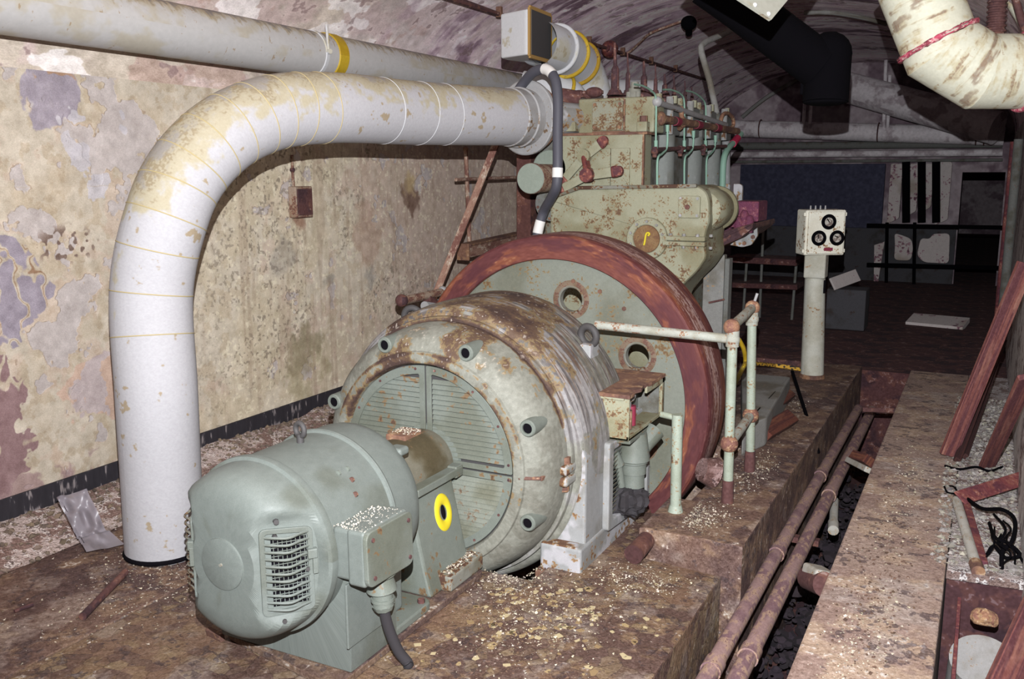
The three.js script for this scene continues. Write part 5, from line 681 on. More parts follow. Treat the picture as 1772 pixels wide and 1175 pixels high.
  // air start bottle and filter to the left of the block
  const k1b = PZ(918, 309, 4.72); part('filter_body', turn(k1b[0], k1b[1], [[0.0001, 4.72], [0.082, 4.72], [0.086, 4.724], [0.086, 4.76], [0.082, 4.765], [0.08, 5.1]], 48), M.rustMix, t); part('filter_cap', turn(k1b[0], k1b[1], [[0.0001, 4.717], [0.082, 4.717], [0.0845, 4.72], [0.0845, 4.726]], 48), M.capM, t, 'pale green round end cap'); const k2b = PZ(950, 292, 5.0); part('filter_body', turn(k2b[0], k2b[1], [[0.0001, 5.0], [0.105, 5.0], [0.11, 5.005], [0.11, 5.2]], 48), M.capM, t); const k3 = PZ(954, 352, 5.02); part('filter_bracket', turn(k3[0], k3[1], [[0.0001, 5.02], [0.105, 5.02], [0.108, 5.05]], 40), M.greyDark, t); for (let k = 0; k < 6; k++) { const a = 3.4 + k * 0.3; part('bracket_bolt', bolt([k3[0] + 0.09 * Math.cos(a), k3[1] + 0.09 * Math.sin(a), 5.02], 0.009, 0.008), M.rust, t); }
  // exhaust stub between collar and head
  part('exhaust_stub', [rod(PZ(945, 205, 4.95), PZ(1004, 205, 5.12), 0.10, 0.085, 28)], M.leg, t); part('exhaust_stub', rod(PZ(958, 165, 5.05), PZ(1000, 172, 5.15), 0.05, 0.05, 20), M.rustDark, t);
}

// ---------------------------------------------------------------- pipe guard rail by the flywheel
{
  const t = thing('guard_rail', 'pale green tubular guard rail with rusty ball joints beside the flywheel', 'railing', [-0.95, 0.1, 4.1]), r = 0.022;
  const P1 = [-0.936, 0.1, 3.92], P2 = [-0.948, 0.1, 4.4], y1 = 0.84, y2 = 0.86, k1 = 0.372, k2 = 0.385;
  part('post', rod([P1[0], 0.2, P1[2]], [P1[0] - 0.006, y1, P1[2]], r), M.rail, t); part('post', rod([P2[0], 0.2, P2[2]], [P2[0] - 0.02, y2, P2[2]], r), M.rail, t);
  part('base_socket', rod([P1[0], 0.101, P1[2]], [P1[0], 0.205, P1[2]], 0.028, 0.025), M.rustDark, t); part('base_socket', rod([P2[0], 0.101, P2[2]], [P2[0], 0.205, P2[2]], 0.028, 0.025), M.rustDark, t);
  const L = PZ(1030, 562, 3.84); part('top_bar', rod([P1[0] - 0.006, y1 + 0.002, P1[2]], L, r * 0.95), M.railTop, t);
  const a = [P1[0] - 0.012, y1 + 0.055, P1[2]], b = [P2[0] - 0.02, y2 + 0.055, P2[2]]; part('end_bar', rod(a, b, r), M.railTop, t);
  for (const [p, rr] of [[a, 0.036], [b, 0.036]]) part('ball_joint', ball(p, rr), M.orangeRust, t); for (const p of [[P1[0] - 0.006, y1, P1[2]], [P2[0] - 0.02, y2, P2[2]]]) part('ball_joint', [ball(p, 0.033), rod([p[0], p[1] - 0.03, p[2]], [p[0], p[1] + 0.04, p[2]], 0.029)], M.railTop, t);
  part('low_bar', rod([P1[0], k1, P1[2]], [P2[0] - 0.006, k2, P2[2]], r), M.railTop, t); for (const p of [[P1[0] - 0.002, k1, P1[2]], [P2[0] - 0.006, k2, P2[2]]]) part('ball_joint', ball(p, 0.04), M.orangeRust, t);
  part('wing_nut', [rod([b[0], b[1], b[2]], [b[0] + 0.02, b[1] + 0.07, b[2]], 0.007)], M.grey, t);
  const s = solo('guard_post', [rod([-1.11, 0.101, 3.71], [-1.114, 0.535, 3.71], 0.024), rod([-1.114, 0.52, 3.71], [-1.19, 0.525, 3.72], 0.014), rod([-1.11, 0.1, 3.71], [-1.11, 0.13, 3.71], 0.034, 0.026)], M.rail, 'short pale green post standing alone in front of the flywheel', 'post');
}
// stump of rusty drum beside the flywheel
{ const p = PY(1222, 842, 0.1); solo('rusty_drum', boxUV((() => { const g = new THREE.CylinderGeometry(0.055, 0.075, 0.07, 28); g.rotateZ(1.25); g.rotateY(0.7); g.translate(p[0] - 0.0, 0.17, -p[2] - 0.02); return g; })()), M.stump, 'rusty round stump lying between flywheel and guard rail', 'drum'); }
// engine foundation block, wooden blocks, hose and strips on the slab
{
  const p = [PY(1283, 645, 0.26), PY(1368, 652, 0.26), PY(1327, 722, 0.26), PY(1285, 738, 0.26)]; solo('foundation_block', slabY(roundPoly(p.map(q => [q[0], q[2]]).reverse(), 0.02), 0.1, 0.26, 0.01), M.greySheet, 'pale concrete foundation block beyond the guard rail', 'block');
  for (const [x0, y0, x1, y1, lab, h] of [[1308, 726, 1360, 684, 'dark wooden block leaning on the pale foundation block', 0.1], [1318, 752, 1366, 724, 'rough brown wooden block lying beyond the guard rail', 0.08]]) { const a = PY(x0, y0, 0.14), b = PY(x1, y1, 0.14); solo('wooden_block', beam(a, b, 0.09, h, 0.5, 0.008), M.woodBrown, lab, 'wood block'); }
  solo('yellow_hose', tube([PD(1279, 588, 4.75), PD(1287, 604, 4.8), PD(1290, 626, 4.9), PD(1284, 640, 4.85), PY(1268, 672, 0.114)], 0.012, 30, 10), M.yellow, 'short yellow hose hanging behind the guard rail', 'hose');
  const h0 = PY(1300, 628, 0.22), h1 = PY(1340, 632, 0.15), h2 = PY(1392, 640, 0.12); solo('warning_strip', [beam(h0, h1, 0.03, 0.02), beam(h1, h2, 0.03, 0.02)], M.blackYellow, 'black and yellow strip lying on the slab left of the gauge post', 'strip');
  solo('thin_bar', rod([PY(1413, 782, 0.0)[0], -0.02, PY(1413, 782, -0.02)[2]], PY(1371, 643, 0.26), 0.011), M.soot, 'thin black bar leaning from the foundation block into the trench', 'bar');
  solo('slab_board', box(-1.95, -1.05, 0.1, 0.15, 7.0, 7.22, 0.01), M.rustDark, 'dark board lying across the slab behind the gauge post', 'board');
}
// ---------------------------------------------------------------- gauge post
{
  const x = -1.03, d = 6.7, t = thing('gauge_post', 'pale round post carrying a box with three black rimmed gauges', 'gauge', [x, 0.1, d]);
  part('post', rod([x, 0.11, d], [x - 0.02, 0.93, d], 0.08, 0.068, 28), M.postM, t); part('base_ring', rod([x, 0.101, d], [x, 0.13, d], 0.09, 0.086, 28), M.rust, t); part('neck', box(x - 0.085, x + 0.06, 0.82, 1.0, d - 0.08, d + 0.05, 0.012), M.postM, t); part('slot', box(x + 0.052, x + 0.066, 0.72, 0.81, d - 0.07, d - 0.05, 0.002), M.dark, t);
  const b = new THREE.Group(); b.name = 'gauge_box'; b.position.set(0.005, 1.14 - 0.1, 0.02); b.rotation.y = 0.56; t.add(b);
  const add = (n, g, m, l) => { const k = new THREE.Mesh(boxUV(g), m); k.name = n; k.castShadow = k.receiveShadow = true; if (l) k.userData.label = l; b.add(k); return k; };
  const w = 0.285, h = 0.31, dd = 0.16; const g0 = new RoundedBoxGeometry(w, h, dd, 3, 0.012); add('case', g0, M.boxM); const g1 = new RoundedBoxGeometry(w - 0.03, h - 0.02, 0.02, 3, 0.008); g1.translate(0, 0, dd / 2 + 0.006); add('door', g1, M.boxM);
  for (const [gx, gy] of [[0.012, 0.075], [-0.052, -0.035], [0.076, -0.035]]) { const r0 = new THREE.TorusGeometry(0.041, 0.0115, 12, 36); r0.translate(gx, gy, dd / 2 + 0.02); add('gauge_rim', r0, M.soot, 'black gauge rim'); const f = new THREE.CylinderGeometry(0.038, 0.038, 0.006, 30); f.rotateX(Math.PI / 2); f.translate(gx, gy, dd / 2 + 0.018); add('gauge_face', f, M.gaugeFace); const nd = new RoundedBoxGeometry(0.006, 0.03, 0.004, 1, 0.001); nd.rotateZ(0.5 + gx * 9); nd.translate(gx - 0.006, gy + 0.01, dd / 2 + 0.023); add('needle', nd, M.soot); }
  const pl = new RoundedBoxGeometry(0.062, 0.022, 0.006, 2, 0.002); pl.translate(0.02, -0.112, dd / 2 + 0.018); add('name_plate', pl, M.dirtyRed, 'dark red plate'); for (const [sx, sy2] of [[1, 1], [1, -1], [-1, 1], [-1, -1]]) { const l = new RoundedBoxGeometry(0.02, 0.026, 0.02, 2, 0.005); l.translate(sx * w / 2, sy2 * (h / 2 - 0.03), dd / 2 - 0.02); add('lug', l, M.boxM); }
  for (let i = 0; i < 4; i++) { const s = new THREE.CylinderGeometry(0.005, 0.007, 0.03, 8); s.translate(-0.08 + i * 0.035, h / 2 + 0.012, 0); add('top_stud', s, M.grey); }
}
// ---------------------------------------------------------------- trench pipes and litter
{
  const Yp = -0.14; [[1236, 1150, 0.031, 'rusty purplish pipe running along the left side of the trench'], [1288, 1150, 0.032, 'rusty pinkish pipe running along the trench nearer the walkway']].forEach(([px, py, r, lab], i) => {
    const p = PY(px, py, Yp); const X = p[0]; const t = thing('trench_pipe', lab, 'pipe', [X, Yp - r, 4]); part('pipe_run', [rod([X, Yp, 1.2], [X, Yp, i ? 6.9 : 6.9], r, r, 20)], M.trenchPipe, t); for (const d of i ? [3.05, 4.9] : [2.9, 4.0, 5.2]) part('coupling', rod([X, Yp, d], [X, Yp, d + 0.07], r + 0.006, r + 0.006, 20), M.trenchPipe, t);
    for (const d of [2.4, 4.3]) part('saddle', box(X - 0.045, X + 0.045, Yp - r - 0.02, Yp - r + 0.008, d, d + 0.05, 0.004), M.rustDark, t);
  });
  solo('trench_tube', [rod(PY(1444, 866, -0.22), PY(1442, 908, -0.24), 0.022), rod(PY(1442, 905, -0.24), PY(1442, 918, -0.245), 0.027)], M.tubeGrey, 'short pale grey tube standing in the trench', 'tube');
  solo('trench_board', beam(PY(1477, 800, -0.05), PY(1512, 818, -0.0), 0.1, 0.03), M.tubeGrey, 'pale broken board lodged across the trench', 'board');
  solo('trench_plank', beam(PY(1480, 790, -0.02), PY(1505, 798, 0.0), 0.07, 0.05), M.woodBrown, 'small brown wood piece on the pale broken board in the trench', 'wood');
  solo('rusty_can', [rod(PY(1400, 1000, -0.1), PY(1428, 1012, -0.05), 0.05, 0.05, 18)], M.rustDark, 'dark rusty can jammed at the walkway edge of the trench', 'can');
  solo('trench_stone', beam(PY(1405, 985, -0.06), PY(1430, 1000, -0.03), 0.09, 0.05, 0.3, 0.015), M.tubeGrey, 'pale flat stone on the rusty can in the trench', 'stone');
  solo('cross_bar', beam(PY(1492, 709, 0.03), PY(1552, 711, 0.03), 0.03, 0.03), M.rustDark, 'thin dark bar laid across the far end of the trench', 'bar');
  solo('pit_pipe', rod(PY(1096, 960, 0.04), PY(1130, 922, 0.05), 0.04, 0.036, 18), M.column, 'short rusty pipe stub in the corner between generator foot and upper slab', 'pipe');
}
// ---------------------------------------------------------------- leaning timber and scrap at the right
{
  const L = (x0, y0, x1, y1, w, th, m, name, lab, cat, xw = 0.17) => solo(name, beam(PY(x0, y0, 0.115), PX(x1, y1, xw), w, th, 0.5), m, lab, cat);
  L(1640, 788, 1776, 455, 0.085, 0.028, M.wood, 'plank', 'long red brown plank leaning against the right wall, longest of the timbers', 'plank', 0.185);
  L(1656, 797, 1745, 560, 0.03, 0.03, M.woodDark, 'batten', 'thin dark batten leaning just behind the long red brown plank', 'batten', 0.16); L(1670, 790, 1738, 590, 0.022, 0.03, M.woodDark, 'batten', 'thinnest dark batten leaning behind the other batten and the long plank', 'batten', 0.165);
  L(1708, 806, 1778, 650, 0.075, 0.026, M.wood, 'plank', 'short dark red plank leaning on the right wall nearest the camera', 'plank', 0.2);
  const a = PY(1660, 862, 0.15), b = PY(1782, 824, 0.17), at = thing('steel_angle', 'dark red steel angle lying across the rubble at the right', 'steel', [a[0], 0.11, a[2]]); part('flange', beam(a, b, 0.07, 0.008, 0), M.dirtyRust2, at); part('flange', beam([a[0], a[1] - 0.03, a[2] + 0.03], [b[0], b[1] - 0.03, b[2] + 0.03], 0.008, 0.06, 0), M.dirtyRust2, at);
  const c0 = PY(1655, 866, 0.13), c1 = PY(1688, 975, 0.11), tt = thing('white_tube', 'white tube with a rusty end lying at the edge of the right hand pit', 'tube', [c0[0], 0.1, c0[2]]); part('tube', rod(c0, c1, 0.02), M.tubeGrey, tt); part('rusty_end', rod(c1, PY(1693, 990, 0.11), 0.024), M.rust, tt);
  solo('rusty_bar', beam(PY(1672, 872, 0.12), PY(1702, 975, 0.11), 0.03, 0.02), M.dirtyRust2, 'rusty flat bar lying beside the white tube', 'bar');
  const r = rng(91); const cable = (pts, rr, lab, grp) => solo(grp ? 'loose_wire' : 'loose_cable', tube(pts, rr, 70, 8), M.soot, lab, grp ? 'wire' : 'cable', grp);
  cable([PY(1672, 862, 0.14), PY(1700, 880, 0.16), PY(1735, 882, 0.2), PY(1756, 900, 0.2), PY(1752, 935, 0.18), PY(1735, 955, 0.15), PY(1733, 985, 0.1), PY(1728, 1040, -0.05), PY(1722, 1080, -0.2)], 0.008, 'black cable looping over the rubble and hanging into the right hand pit');
  cable([PY(1712, 905, 0.13), PY(1722, 930, 0.16), PY(1745, 940, 0.16), PY(1765, 960, 0.14), PY(1740, 965, 0.12), PY(1720, 945, 0.13), PY(1708, 960, 0.11)], 0.007, 'tangled black cable curled on the pale rubble at the right edge');
  cable([PY(1720, 890, 0.12), PY(1740, 915, 0.17), PY(1730, 940, 0.14), PY(1755, 950, 0.13), PY(1772, 975, 0.11)], 0.005, 'thin black cable crossing under the tangled cable at the right edge');
  cable([PY(1635, 806, 0.108), PY(1660, 812, 0.112), PY(1690, 808, 0.115), PY(1712, 815, 0.112), PY(1735, 808, 0.108)], 0.006, 'thin black wire lying at the feet of the leaning planks');
  cable([PY(1634, 842, 0.108), PY(1640, 852, 0.112), PY(1656, 853, 0.11), PY(1650, 842, 0.107), PY(1636, 841, 0.107)], 0.004, 'small wire ring lying left of the steel angle');
  for (let k = 0; k < 5; k++) { const x = 1716 + r() * 30, y = 900 + r() * 30; cable([PY(x, y, 0.12), PY(x + 20 * (r() - 0.3), y + 15, 0.15 + r() * 0.05), PY(x + 30 * (r() - 0.3), y + 35, 0.14 + r() * 0.04), PY(x + 40 * (r() - 0.5), y + 55, 0.11)], 0.0035, 'loose thin black wire strand in the cable tangle at the right edge', 'wire strands of the cable tangle'); }
  solo('upright_timber', box(PY(1766, 900, 0.11)[0], PY(1766, 900, 0.11)[0] + 0.05, 0.1, 0.27, PY(1766, 960, 0.11)[2], PY(1766, 860, 0.11)[2], 0.006), M.woodDark, 'dark timber block behind the cable tangle at the right edge', 'wood block');
  // pit at lower right: rusty plate edge, round stone, board
  solo('pit_plate', slabX([[2.15, -0.5], [3.3, -0.5], [3.45, 0.06], [2.2, 0.06]], 0.012, 0.024, 0.003), M.dirtyRust2, 'rusty upright plate along the right hand pit', 'plate');
  solo('round_stone', boxUV((() => { const p = PD(1692, 1140, 3.0); const g = new THREE.CylinderGeometry(0.1, 0.11, 0.3, 36, 3); g.rotateX(0.5); g.translate(p[0] + 0.015, p[1] - 0.14, -p[2] - 0.08); return g; })()), M.stoneM, 'pale rounded stone drum standing in the right hand pit', 'drum');
  solo('corner_plank', beam(PD(1715, 1235, 2.35), PD(1800, 1040, 2.75), 0.085, 0.03, 0.5), M.woodPink, 'pinkish weathered plank in the bottom right corner', 'plank');
  solo('pit_rag', (() => { const g = new THREE.IcosahedronGeometry(0.036, 3), p = PD(1704, 1068, 3.15), a = g.attributes.position; for (let i = 0; i < a.count; i++) { const x = a.getX(i), y = a.getY(i), z = a.getZ(i), k = 0.65 + 0.7 * vn(x * 50 + 20, y * 50 + z * 40 + 20, 99, 99, 4); a.setXYZ(i, x * k * 1.2, y * k * 0.7, z * k); } g.computeVertexNormals(); g.translate(p[0], p[1], -p[2]); return boxUV(g); })(), M.orangeRust, 'rusty orange lump at the back of the right hand pit', 'lump');
}
// ---------------------------------------------------------------- things at the left wall
{
  const t = thing('junction_box', 'small rusted junction box with a conduit on the left wall', 'box', PX(514, 385, XL + 0.03)); const a = PX(500, 383, XL), b = PX(527, 322, XL); part('case', box(XL + 0.001, XL + 0.06, a[1] + 0.02, b[1], a[2], b[2], 0.008), M.rustMix, t); part('lid', box(XL + 0.058, XL + 0.068, a[1] + 0.035, b[1] - 0.015, a[2] + 0.012, b[2] - 0.012, 0.003), M.rustDark, t); const c = PX(508, 325, XL + 0.015), d = PX(505, 268, XL + 0.015); part('conduit', rod(c, d, 0.009), M.rustMix, t); part('clip', ball(PX(506, 294, XL + 0.015), 0.016), M.rustDark, t);
  const s0 = PX(857, 250, -2.85), s1 = PX(741, 540, -3.2); const st = thing('strut', 'long rusty angle iron strut propping the exhaust pipe', 'strut', [s1[0], s1[1], s1[2]]); part('leg', beam(s1, s0, 0.042, 0.008, 0.35), M.strutM, st); part('leg', beam([s1[0] + 0.018, s1[1], s1[2] + 0.016], [s0[0] + 0.018, s0[1], s0[2] + 0.016], 0.008, 0.034, 0.35), M.strutM, st);
  const vp = thing('wall_pipes', 'thin rusty upright pipe crossed by a rod behind the strut', 'pipe', PX(812, 430, -3.4)); part('upright', rod(PX(806, 258, -3.4), PX(813, 432, -3.4), 0.016), M.strutM, vp); part('cross_rod', rod(PX(789, 311, -3.37), PX(893, 307, -3.37), 0.013), M.strutM, vp); part('end_cap', ball(PX(806, 258, -3.4), 0.02), M.rust, vp);
  const sh = thing('wall_shelf', 'rusty channel shelf behind the top left of the flywheel', 'shelf', PX(806, 440, -3.3)); const a0 = PX(804, 424, -3.3), a1 = PX(900, 403, -3.3); part('top_flange', beam(a0, a1, 0.1, 0.016), M.rust, sh); part('web', beam([a0[0] + 0.02, a0[1] - 0.05, a0[2]], [a1[0] + 0.02, a1[1] - 0.05, a1[2]], 0.016, 0.085), M.strutM, sh); part('end_plate', box(-3.36, -3.26, a0[1] - 0.11, a0[1] + 0.01, a0[2] - 0.01, a0[2] + 0.005, 0.003), M.rust, sh);
  const vc = thing('valve_pipe', 'dark pipe with a ball valve behind the left shoulder of the generator', 'valve', PX(700, 530, -2.95)); const q = (x, y) => PX(x, y, -2.95); part('pipe', rod(q(694, 521), q(775, 503), 0.024), M.rustMix, vc); part('ball', ball(q(695, 520), 0.037), M.rustDark, vc); part('pipe', rod(q(735, 530), q(790, 520), 0.03), M.grey, vc); part('fitting', ball(q(766, 502), 0.026), M.grey, vc); part('fitting', rod(q(738, 515), q(752, 525), 0.028), M.rustDark, vc);
  // hose over the exhaust
  const hz = thing('black_hose', 'thick grey black hose with white bands looping over the exhaust flange', 'hose', PD(932, 405, 5.1)); const hq = (x, y, d = 4.95) => PD(x, y, d); const cv = new THREE.CatmullRomCurve3([hq(885, 175, 5.3), hq(905, 145, 5.25), hq(925, 124, 5.15), hq(945, 120, 5.08), hq(960, 136, 5.02), hq(965, 165, 5), hq(965, 230, 5), hq(965, 290, 5.0), hq(963, 322, 5.02), hq(952, 346, 5.14), hq(941, 366, 5.25), hq(931, 400, 5.28), hq(926, 440, 5.28)].map(V)); part('hose_run', boxUV(new THREE.TubeGeometry(cv, 120, 0.028, 16, false)), M.hose, hz);
  const sl = (i0, i1) => { const c2 = new THREE.CatmullRomCurve3(Array.from({ length: 7 }, (_, k) => cv.getPoint(i0 + (i1 - i0) * k / 6))); part('white_band', boxUV(new THREE.TubeGeometry(c2, 12, 0.0295, 16, false)), M.white, hz, 'white band'); }; sl(0.235, 0.31); sl(0.585, 0.625); sl(0.875, 0.925);
  solo('rusty_column', box(PZ(893, 340, 5.45)[0], PZ(918, 340, 5.45)[0], 0.1, PZ(905, 262, 5.45)[1], 5.45, 5.6, 0.01), M.column, 'dark purple rusted column behind the round filter', 'column');
  solo('grey_duct', box(PZ(920, 340, 5.75)[0], PZ(950, 340, 5.75)[0], 0.1, PZ(905, 330, 5.75)[1], 5.75, 5.9, 0.01), M.greySheet, 'grey sheet duct behind the rusted column', 'duct');
  // conduit with a lamp along the vault
  const PV = (px, py, k = 0.04) => { const r = ray(px, py), a2 = VC[2] - k, b2 = VC[3] - k, ox = -VC[0] / a2, oy = (EYE - VC[1]) / b2, rx = r[0] / a2, ry = r[1] / b2; const A = rx * rx + ry * ry, B = 2 * (rx * ox + ry * oy), C = ox * ox + oy * oy - 1, s = (-B + Math.sqrt(B * B - 4 * A * C)) / (2 * A); return [r[0] * s, r[1] * s + EYE, r[2] * s]; };
  const y0 = PV(1055, 85, 0.1), XC = y0[0]; const cn = thing('ceiling_conduit', 'dark conduit along the vault with a round red brown lamp fitting', 'lamp', [XC, y0[1] - 0.06, y0[2]]); part('conduit', rod([XC, y0[1], 4.4], [XC, y0[1], 11], 0.014), M.rustDark, cn); part('lamp_fitting', [ball([XC, y0[1], y0[2]], 0.075), rod([XC, y0[1], y0[2] - 0.09], [XC, y0[1], y0[2] + 0.09], 0.03)], M.dirtyRust, cn, 'round red brown lamp fitting'); for (let i = 0; i < 7; i++) part('saddle', box(XC - 0.02, XC + 0.02, y0[1] - 0.02, y0[1] + 0.05, 5 + i * 0.8, 5.03 + i * 0.8, 0.004), M.rust, cn);
  solo('vault_conduit', tube([PV(1062, 90), PV(1085, 92), PV(1105, 76), PV(1125, 58), PV(1160, 44), PV(1200, 30)], 0.012, 60, 8), M.strutM, 'thin rusty conduit branching up the vault from the lamp fitting', 'conduit');
  solo('vault_lamp', [ball(PV(1192, 40, 0.1), 0.07, 1, 0.9, 1), rod(PV(1192, 40, 0.1), PV(1192, 58, 0.16), 0.03)], M.soot, 'small black fitting fixed to the vault above the engine', 'lamp');
  solo('vault_pipe', tube([PV(1392, 22, 0.05), PV(1440, 22, 0.05), PV(1490, 30, 0.05), PV(1534, 41, 0.05)], 0.02, 30, 10), M.greySheet, 'pale curved conduit high on the vault between flue and big duct', 'conduit'); solo('arch_conduit', tube([PZ(1284, 203, 13.46), PZ(1310, 181, 13.46), PZ(1340, 160, 13.46), PZ(1390, 133, 13.46)], 0.03, 40, 8), M.greySheet, 'thin pale conduit curving up the end wall above the far pipe', 'conduit');
  solo('near_cable', rod(PV(800, 0, 0.03), PV(882, 30, 0.03), 0.01), M.rustDark, 'short dark cable on the vault left of the square mouthed trunk', 'cable');
  solo('vent_stack', tube([PD(1240, 196, 6.4), PD(1228, 140, 6.4), PD(1214, 92, 6.4), PD(1213, 80, 6.4), PD(1222, 72, 6.45), PD(1245, 62, 6.6), PD(1274, 48, 6.8)], 0.022, 90, 12, 0.1), M.greySheet, 'thin grey bent vent pipe rising from the engine to the vault', 'pipe');
  // plastic bag, rods and rubble on the floor
  const bg = new THREE.PlaneGeometry(1, 1, 30, 40), pa = bg.attributes.position, cs = [[[96, 868], [150, 850]], [[112, 900], [168, 893]], [[132, 930], [190, 925]], [[148, 964], [222, 946]]].map((r0, j) => r0.map(p => [PY(p[0], p[1], 0), j])); const Yv = [0.235, 0.16, 0.05, 0.008];
  const rows = [[PD(93, 862, 3.92), PD(150, 846, 3.95)], [PD(110, 893, 3.9), PD(166, 880, 3.94)], [PY(128, 930, 0.05), PY(182, 915, 0.06)], [PY(144, 962, 0.01), PY(216, 947, 0.012)]];
  for (let i = 0; i < pa.count; i++) { const u = pa.getX(i) + 0.5, v = (0.5 - pa.getY(i)) * 3, k = Math.min(2, Math.floor(v)), f = v - k; const lp = (A, B, s) => A.map((q, n) => q + (B[n] - q) * s); const p = lp(lp(rows[k][0], rows[k][1], u), lp(rows[k + 1][0], rows[k + 1][1], u), f * f * (3 - 2 * f) * 0.5 + f * 0.5); const w = (vn(u * 5 + 3, v * 3 + 1, 99, 99, 6) - 0.5) * 0.05 * (1 - Math.abs(2 * u - 1) * 0.5) + Math.sin(u * 9 + v * 4) * 0.006; pa.setXYZ(i, p[0] + w, Math.max(0.006, p[1] + w * 0.6 + (v > 2.2 ? 0.012 : 0)), -(p[2] - w * 0.7 + (u < 0.06 ? 0.02 : 0))); }
  bg.computeVertexNormals(); solo('plastic_bag', boxUV(bg), M.film, 'crumpled clear grey plastic bag by the foot of the white pipe', 'bag');
  solo('iron_rod', rod(PY(143, 1067, 0.016), PY(217, 990, 0.016), 0.014), M.rustDark, 'rusty iron rod lying on the floor left of the motor', 'rod'); solo('short_bolt', rod(PY(25, 1058, 0.01), PY(57, 1046, 0.01), 0.007), M.rustDark, 'small dark rusty bolt on the floor at the left edge', 'bolt');
  solo('wood_chip', beam(PY(360, 1092, 0.012), PY(385, 1104, 0.012), 0.03, 0.02), M.rust, 'small rusty chip on the floor below the motor cowl', 'chip');
}
// ---------------------------------------------------------------- far end of the room
{
  const ZE = 13.4, q = (x, y, d = ZE) => PZ(x, y, d);
  const fp = thing('far_pipe', 'long pale lagged pipe crossing the far end wall', 'pipe', q(1500, 245, 13.2)); part('pipe_run', [rod(q(1262, 222, 13.1), q(1738, 236, 13.1), 0.115, 0.115, 28)], M.lagGrey, fp); for (const x of [1316, 1520, 1690, 1704]) { const p = q(x, 221 + (x - 1262) * 0.03, 13.1); part('band', torus([p[0], p[1], p[2]], 0.117, 0.009, [1, -0.03, 0], 28), M.rustDark, fp); } for (const [x, y] of [[1394, 150], [1405, 155], [1533, 104], [1540, 130]]) part('hanger', rod(q(x, y, 13.0), q(x - 4, 222, 13.0), 0.022), M.lagGrey, fp);
  solo('sloping_duct', rod(q(1425, 140, 13.28), q(1726, 222, 12.4), 0.195, 0.195, 28), M.lagGrey, 'wide pale duct sloping down behind the far pipe', 'duct');
  const names = ['upper thin grey conduit under the far pipe', 'lower thin grey conduit under the far pipe']; [[253, 0.05], [268, 0.045]].forEach(([y, r], i) => solo('far_conduit', rod(q(1262, y, 13.3), q(1735, y - 4, 13.3), r, r, 12), i ? M.lagGrey : M.greyDark, names[i], 'conduit'));
  solo('far_rail', box(q(1262, 279)[0], q(1735, 279)[0], q(1500, 281)[1], q(1500, 276)[1], 13.3, 13.42, 0.01), M.greyDark, 'dark rail along the end wall under the conduits', 'rail');
  solo('dark_board', box(q(1282, 300)[0], q(1532, 300)[0], q(1400, 392)[1], q(1400, 284)[1], 13.36, 13.44, 0.01), M.boardBlue, 'large blue black board on the far end wall behind the gauge post', 'board');
  [[1541, 1562, 283, 388], [1574, 1591, 283, 375], [1599, 1616, 283, 368], [1624, 1647, 280, 390]].forEach(([x0, x1, y0, y1], i) => solo('wall_panel', slab(roundPoly([[q(x0, 300)[0], q(x0, y1)[1]], [q(x1, 300)[0], q(x1, y1 - 10)[1]], [q(x1, 300)[0], q(x1, y0)[1]], [q(x0, 300)[0], q(x0, y0)[1]]], 0.03), 13.34, 13.44, 0.01), M.panelPale, ['first', 'second', 'third', 'fourth'][i] + ' pale upright wall strip right of the dark board, counted from the board', 'panel'));
  [[1568, 305], [1595, 305], [1620, 305], [1535, 420], [1583, 420]].forEach(([x, y], i) => solo('drop_pipe', rod(q(x, i < 3 ? 280 : 385, 13.25), i < 3 ? q(x, 385, 13.25) : [q(x, 470, 13.25)[0], 0.07, 13.25], i < 3 ? 0.05 : 0.022), M.soot, ['black drop pipe right of the first pale wall strip', 'black drop pipe between second and third pale wall strips', 'black drop pipe left of the fourth pale wall strip', 'thin dark upright left of the torn pale plates', 'thin dark upright between the two torn pale plates'][i], 'pipe'));
  solo('torn_plate', slab(roundPoly([q(1549, 448), q(1578, 449), q(1582, 430), q(1580, 412), q(1562, 405), q(1550, 402), q(1551, 425)].map(p => [p[0], p[1]]).reverse(), 0.06), 13.2, 13.24, 0.008), M.panelPale, 'torn pale plate low on the end wall, left of two', 'plate');
  solo('torn_plate', slab(roundPoly([q(1588, 440), q(1600, 452), q(1643, 454), q(1645, 402), q(1616, 403), q(1610, 412), q(1595, 410)].map(p => [p[0], p[1]]).reverse(), 0.06), 13.2, 13.24, 0.008), M.panelPale, 'torn pale plate low on the end wall, right of two', 'plate');
  solo('white_wedge', slab([q(1512, 487, 13.4), q(1520, 487, 13.4), q(1531, 418, 13.4), q(1513, 424, 13.4)].map(p => [p[0], p[1]]), 13.38, 13.45, 0.006), M.panelPale, 'small white wedge shaped sheet standing left of the torn plates', 'sheet');
  solo('bench_frame', [beam(q(1500, 390, 12.9), q(1740, 394, 12.9), 0.05, 0.05), beam(q(1500, 458, 12.9), q(1740, 464, 12.9), 0.05, 0.05)], M.soot, 'dark horizontal frame bars across the end wall plates', 'frame');
  const fl = (x0, y0, x1, y1, w, lab) => solo('floor_board', beam(PY(x0, y0, 0.1), PY(x1, y1, 0.1), w, 0.05, Math.PI / 2), M.panelPale, lab, 'board'); fl(1574, 553, 1672, 562, 0.28, 'pale board lying on the far dark floor at the right'); { const a = PD(1440, 492, 8.6), b = PD(1484, 476, 8.8); const t = thing('crate', 'dark low crate with a pale lid board right of the gauge post', 'crate', [a[0], 0.07, a[2]]); part('lid', beam(a, b, 0.12, 0.02, 0.6), M.panelPale, t); part('case', box(a[0] - 0.05, a[0] + 0.3, 0.08, a[1] - 0.05, a[2] + 0.05, a[2] + 0.35, 0.01), M.gloomCaseM, t); }
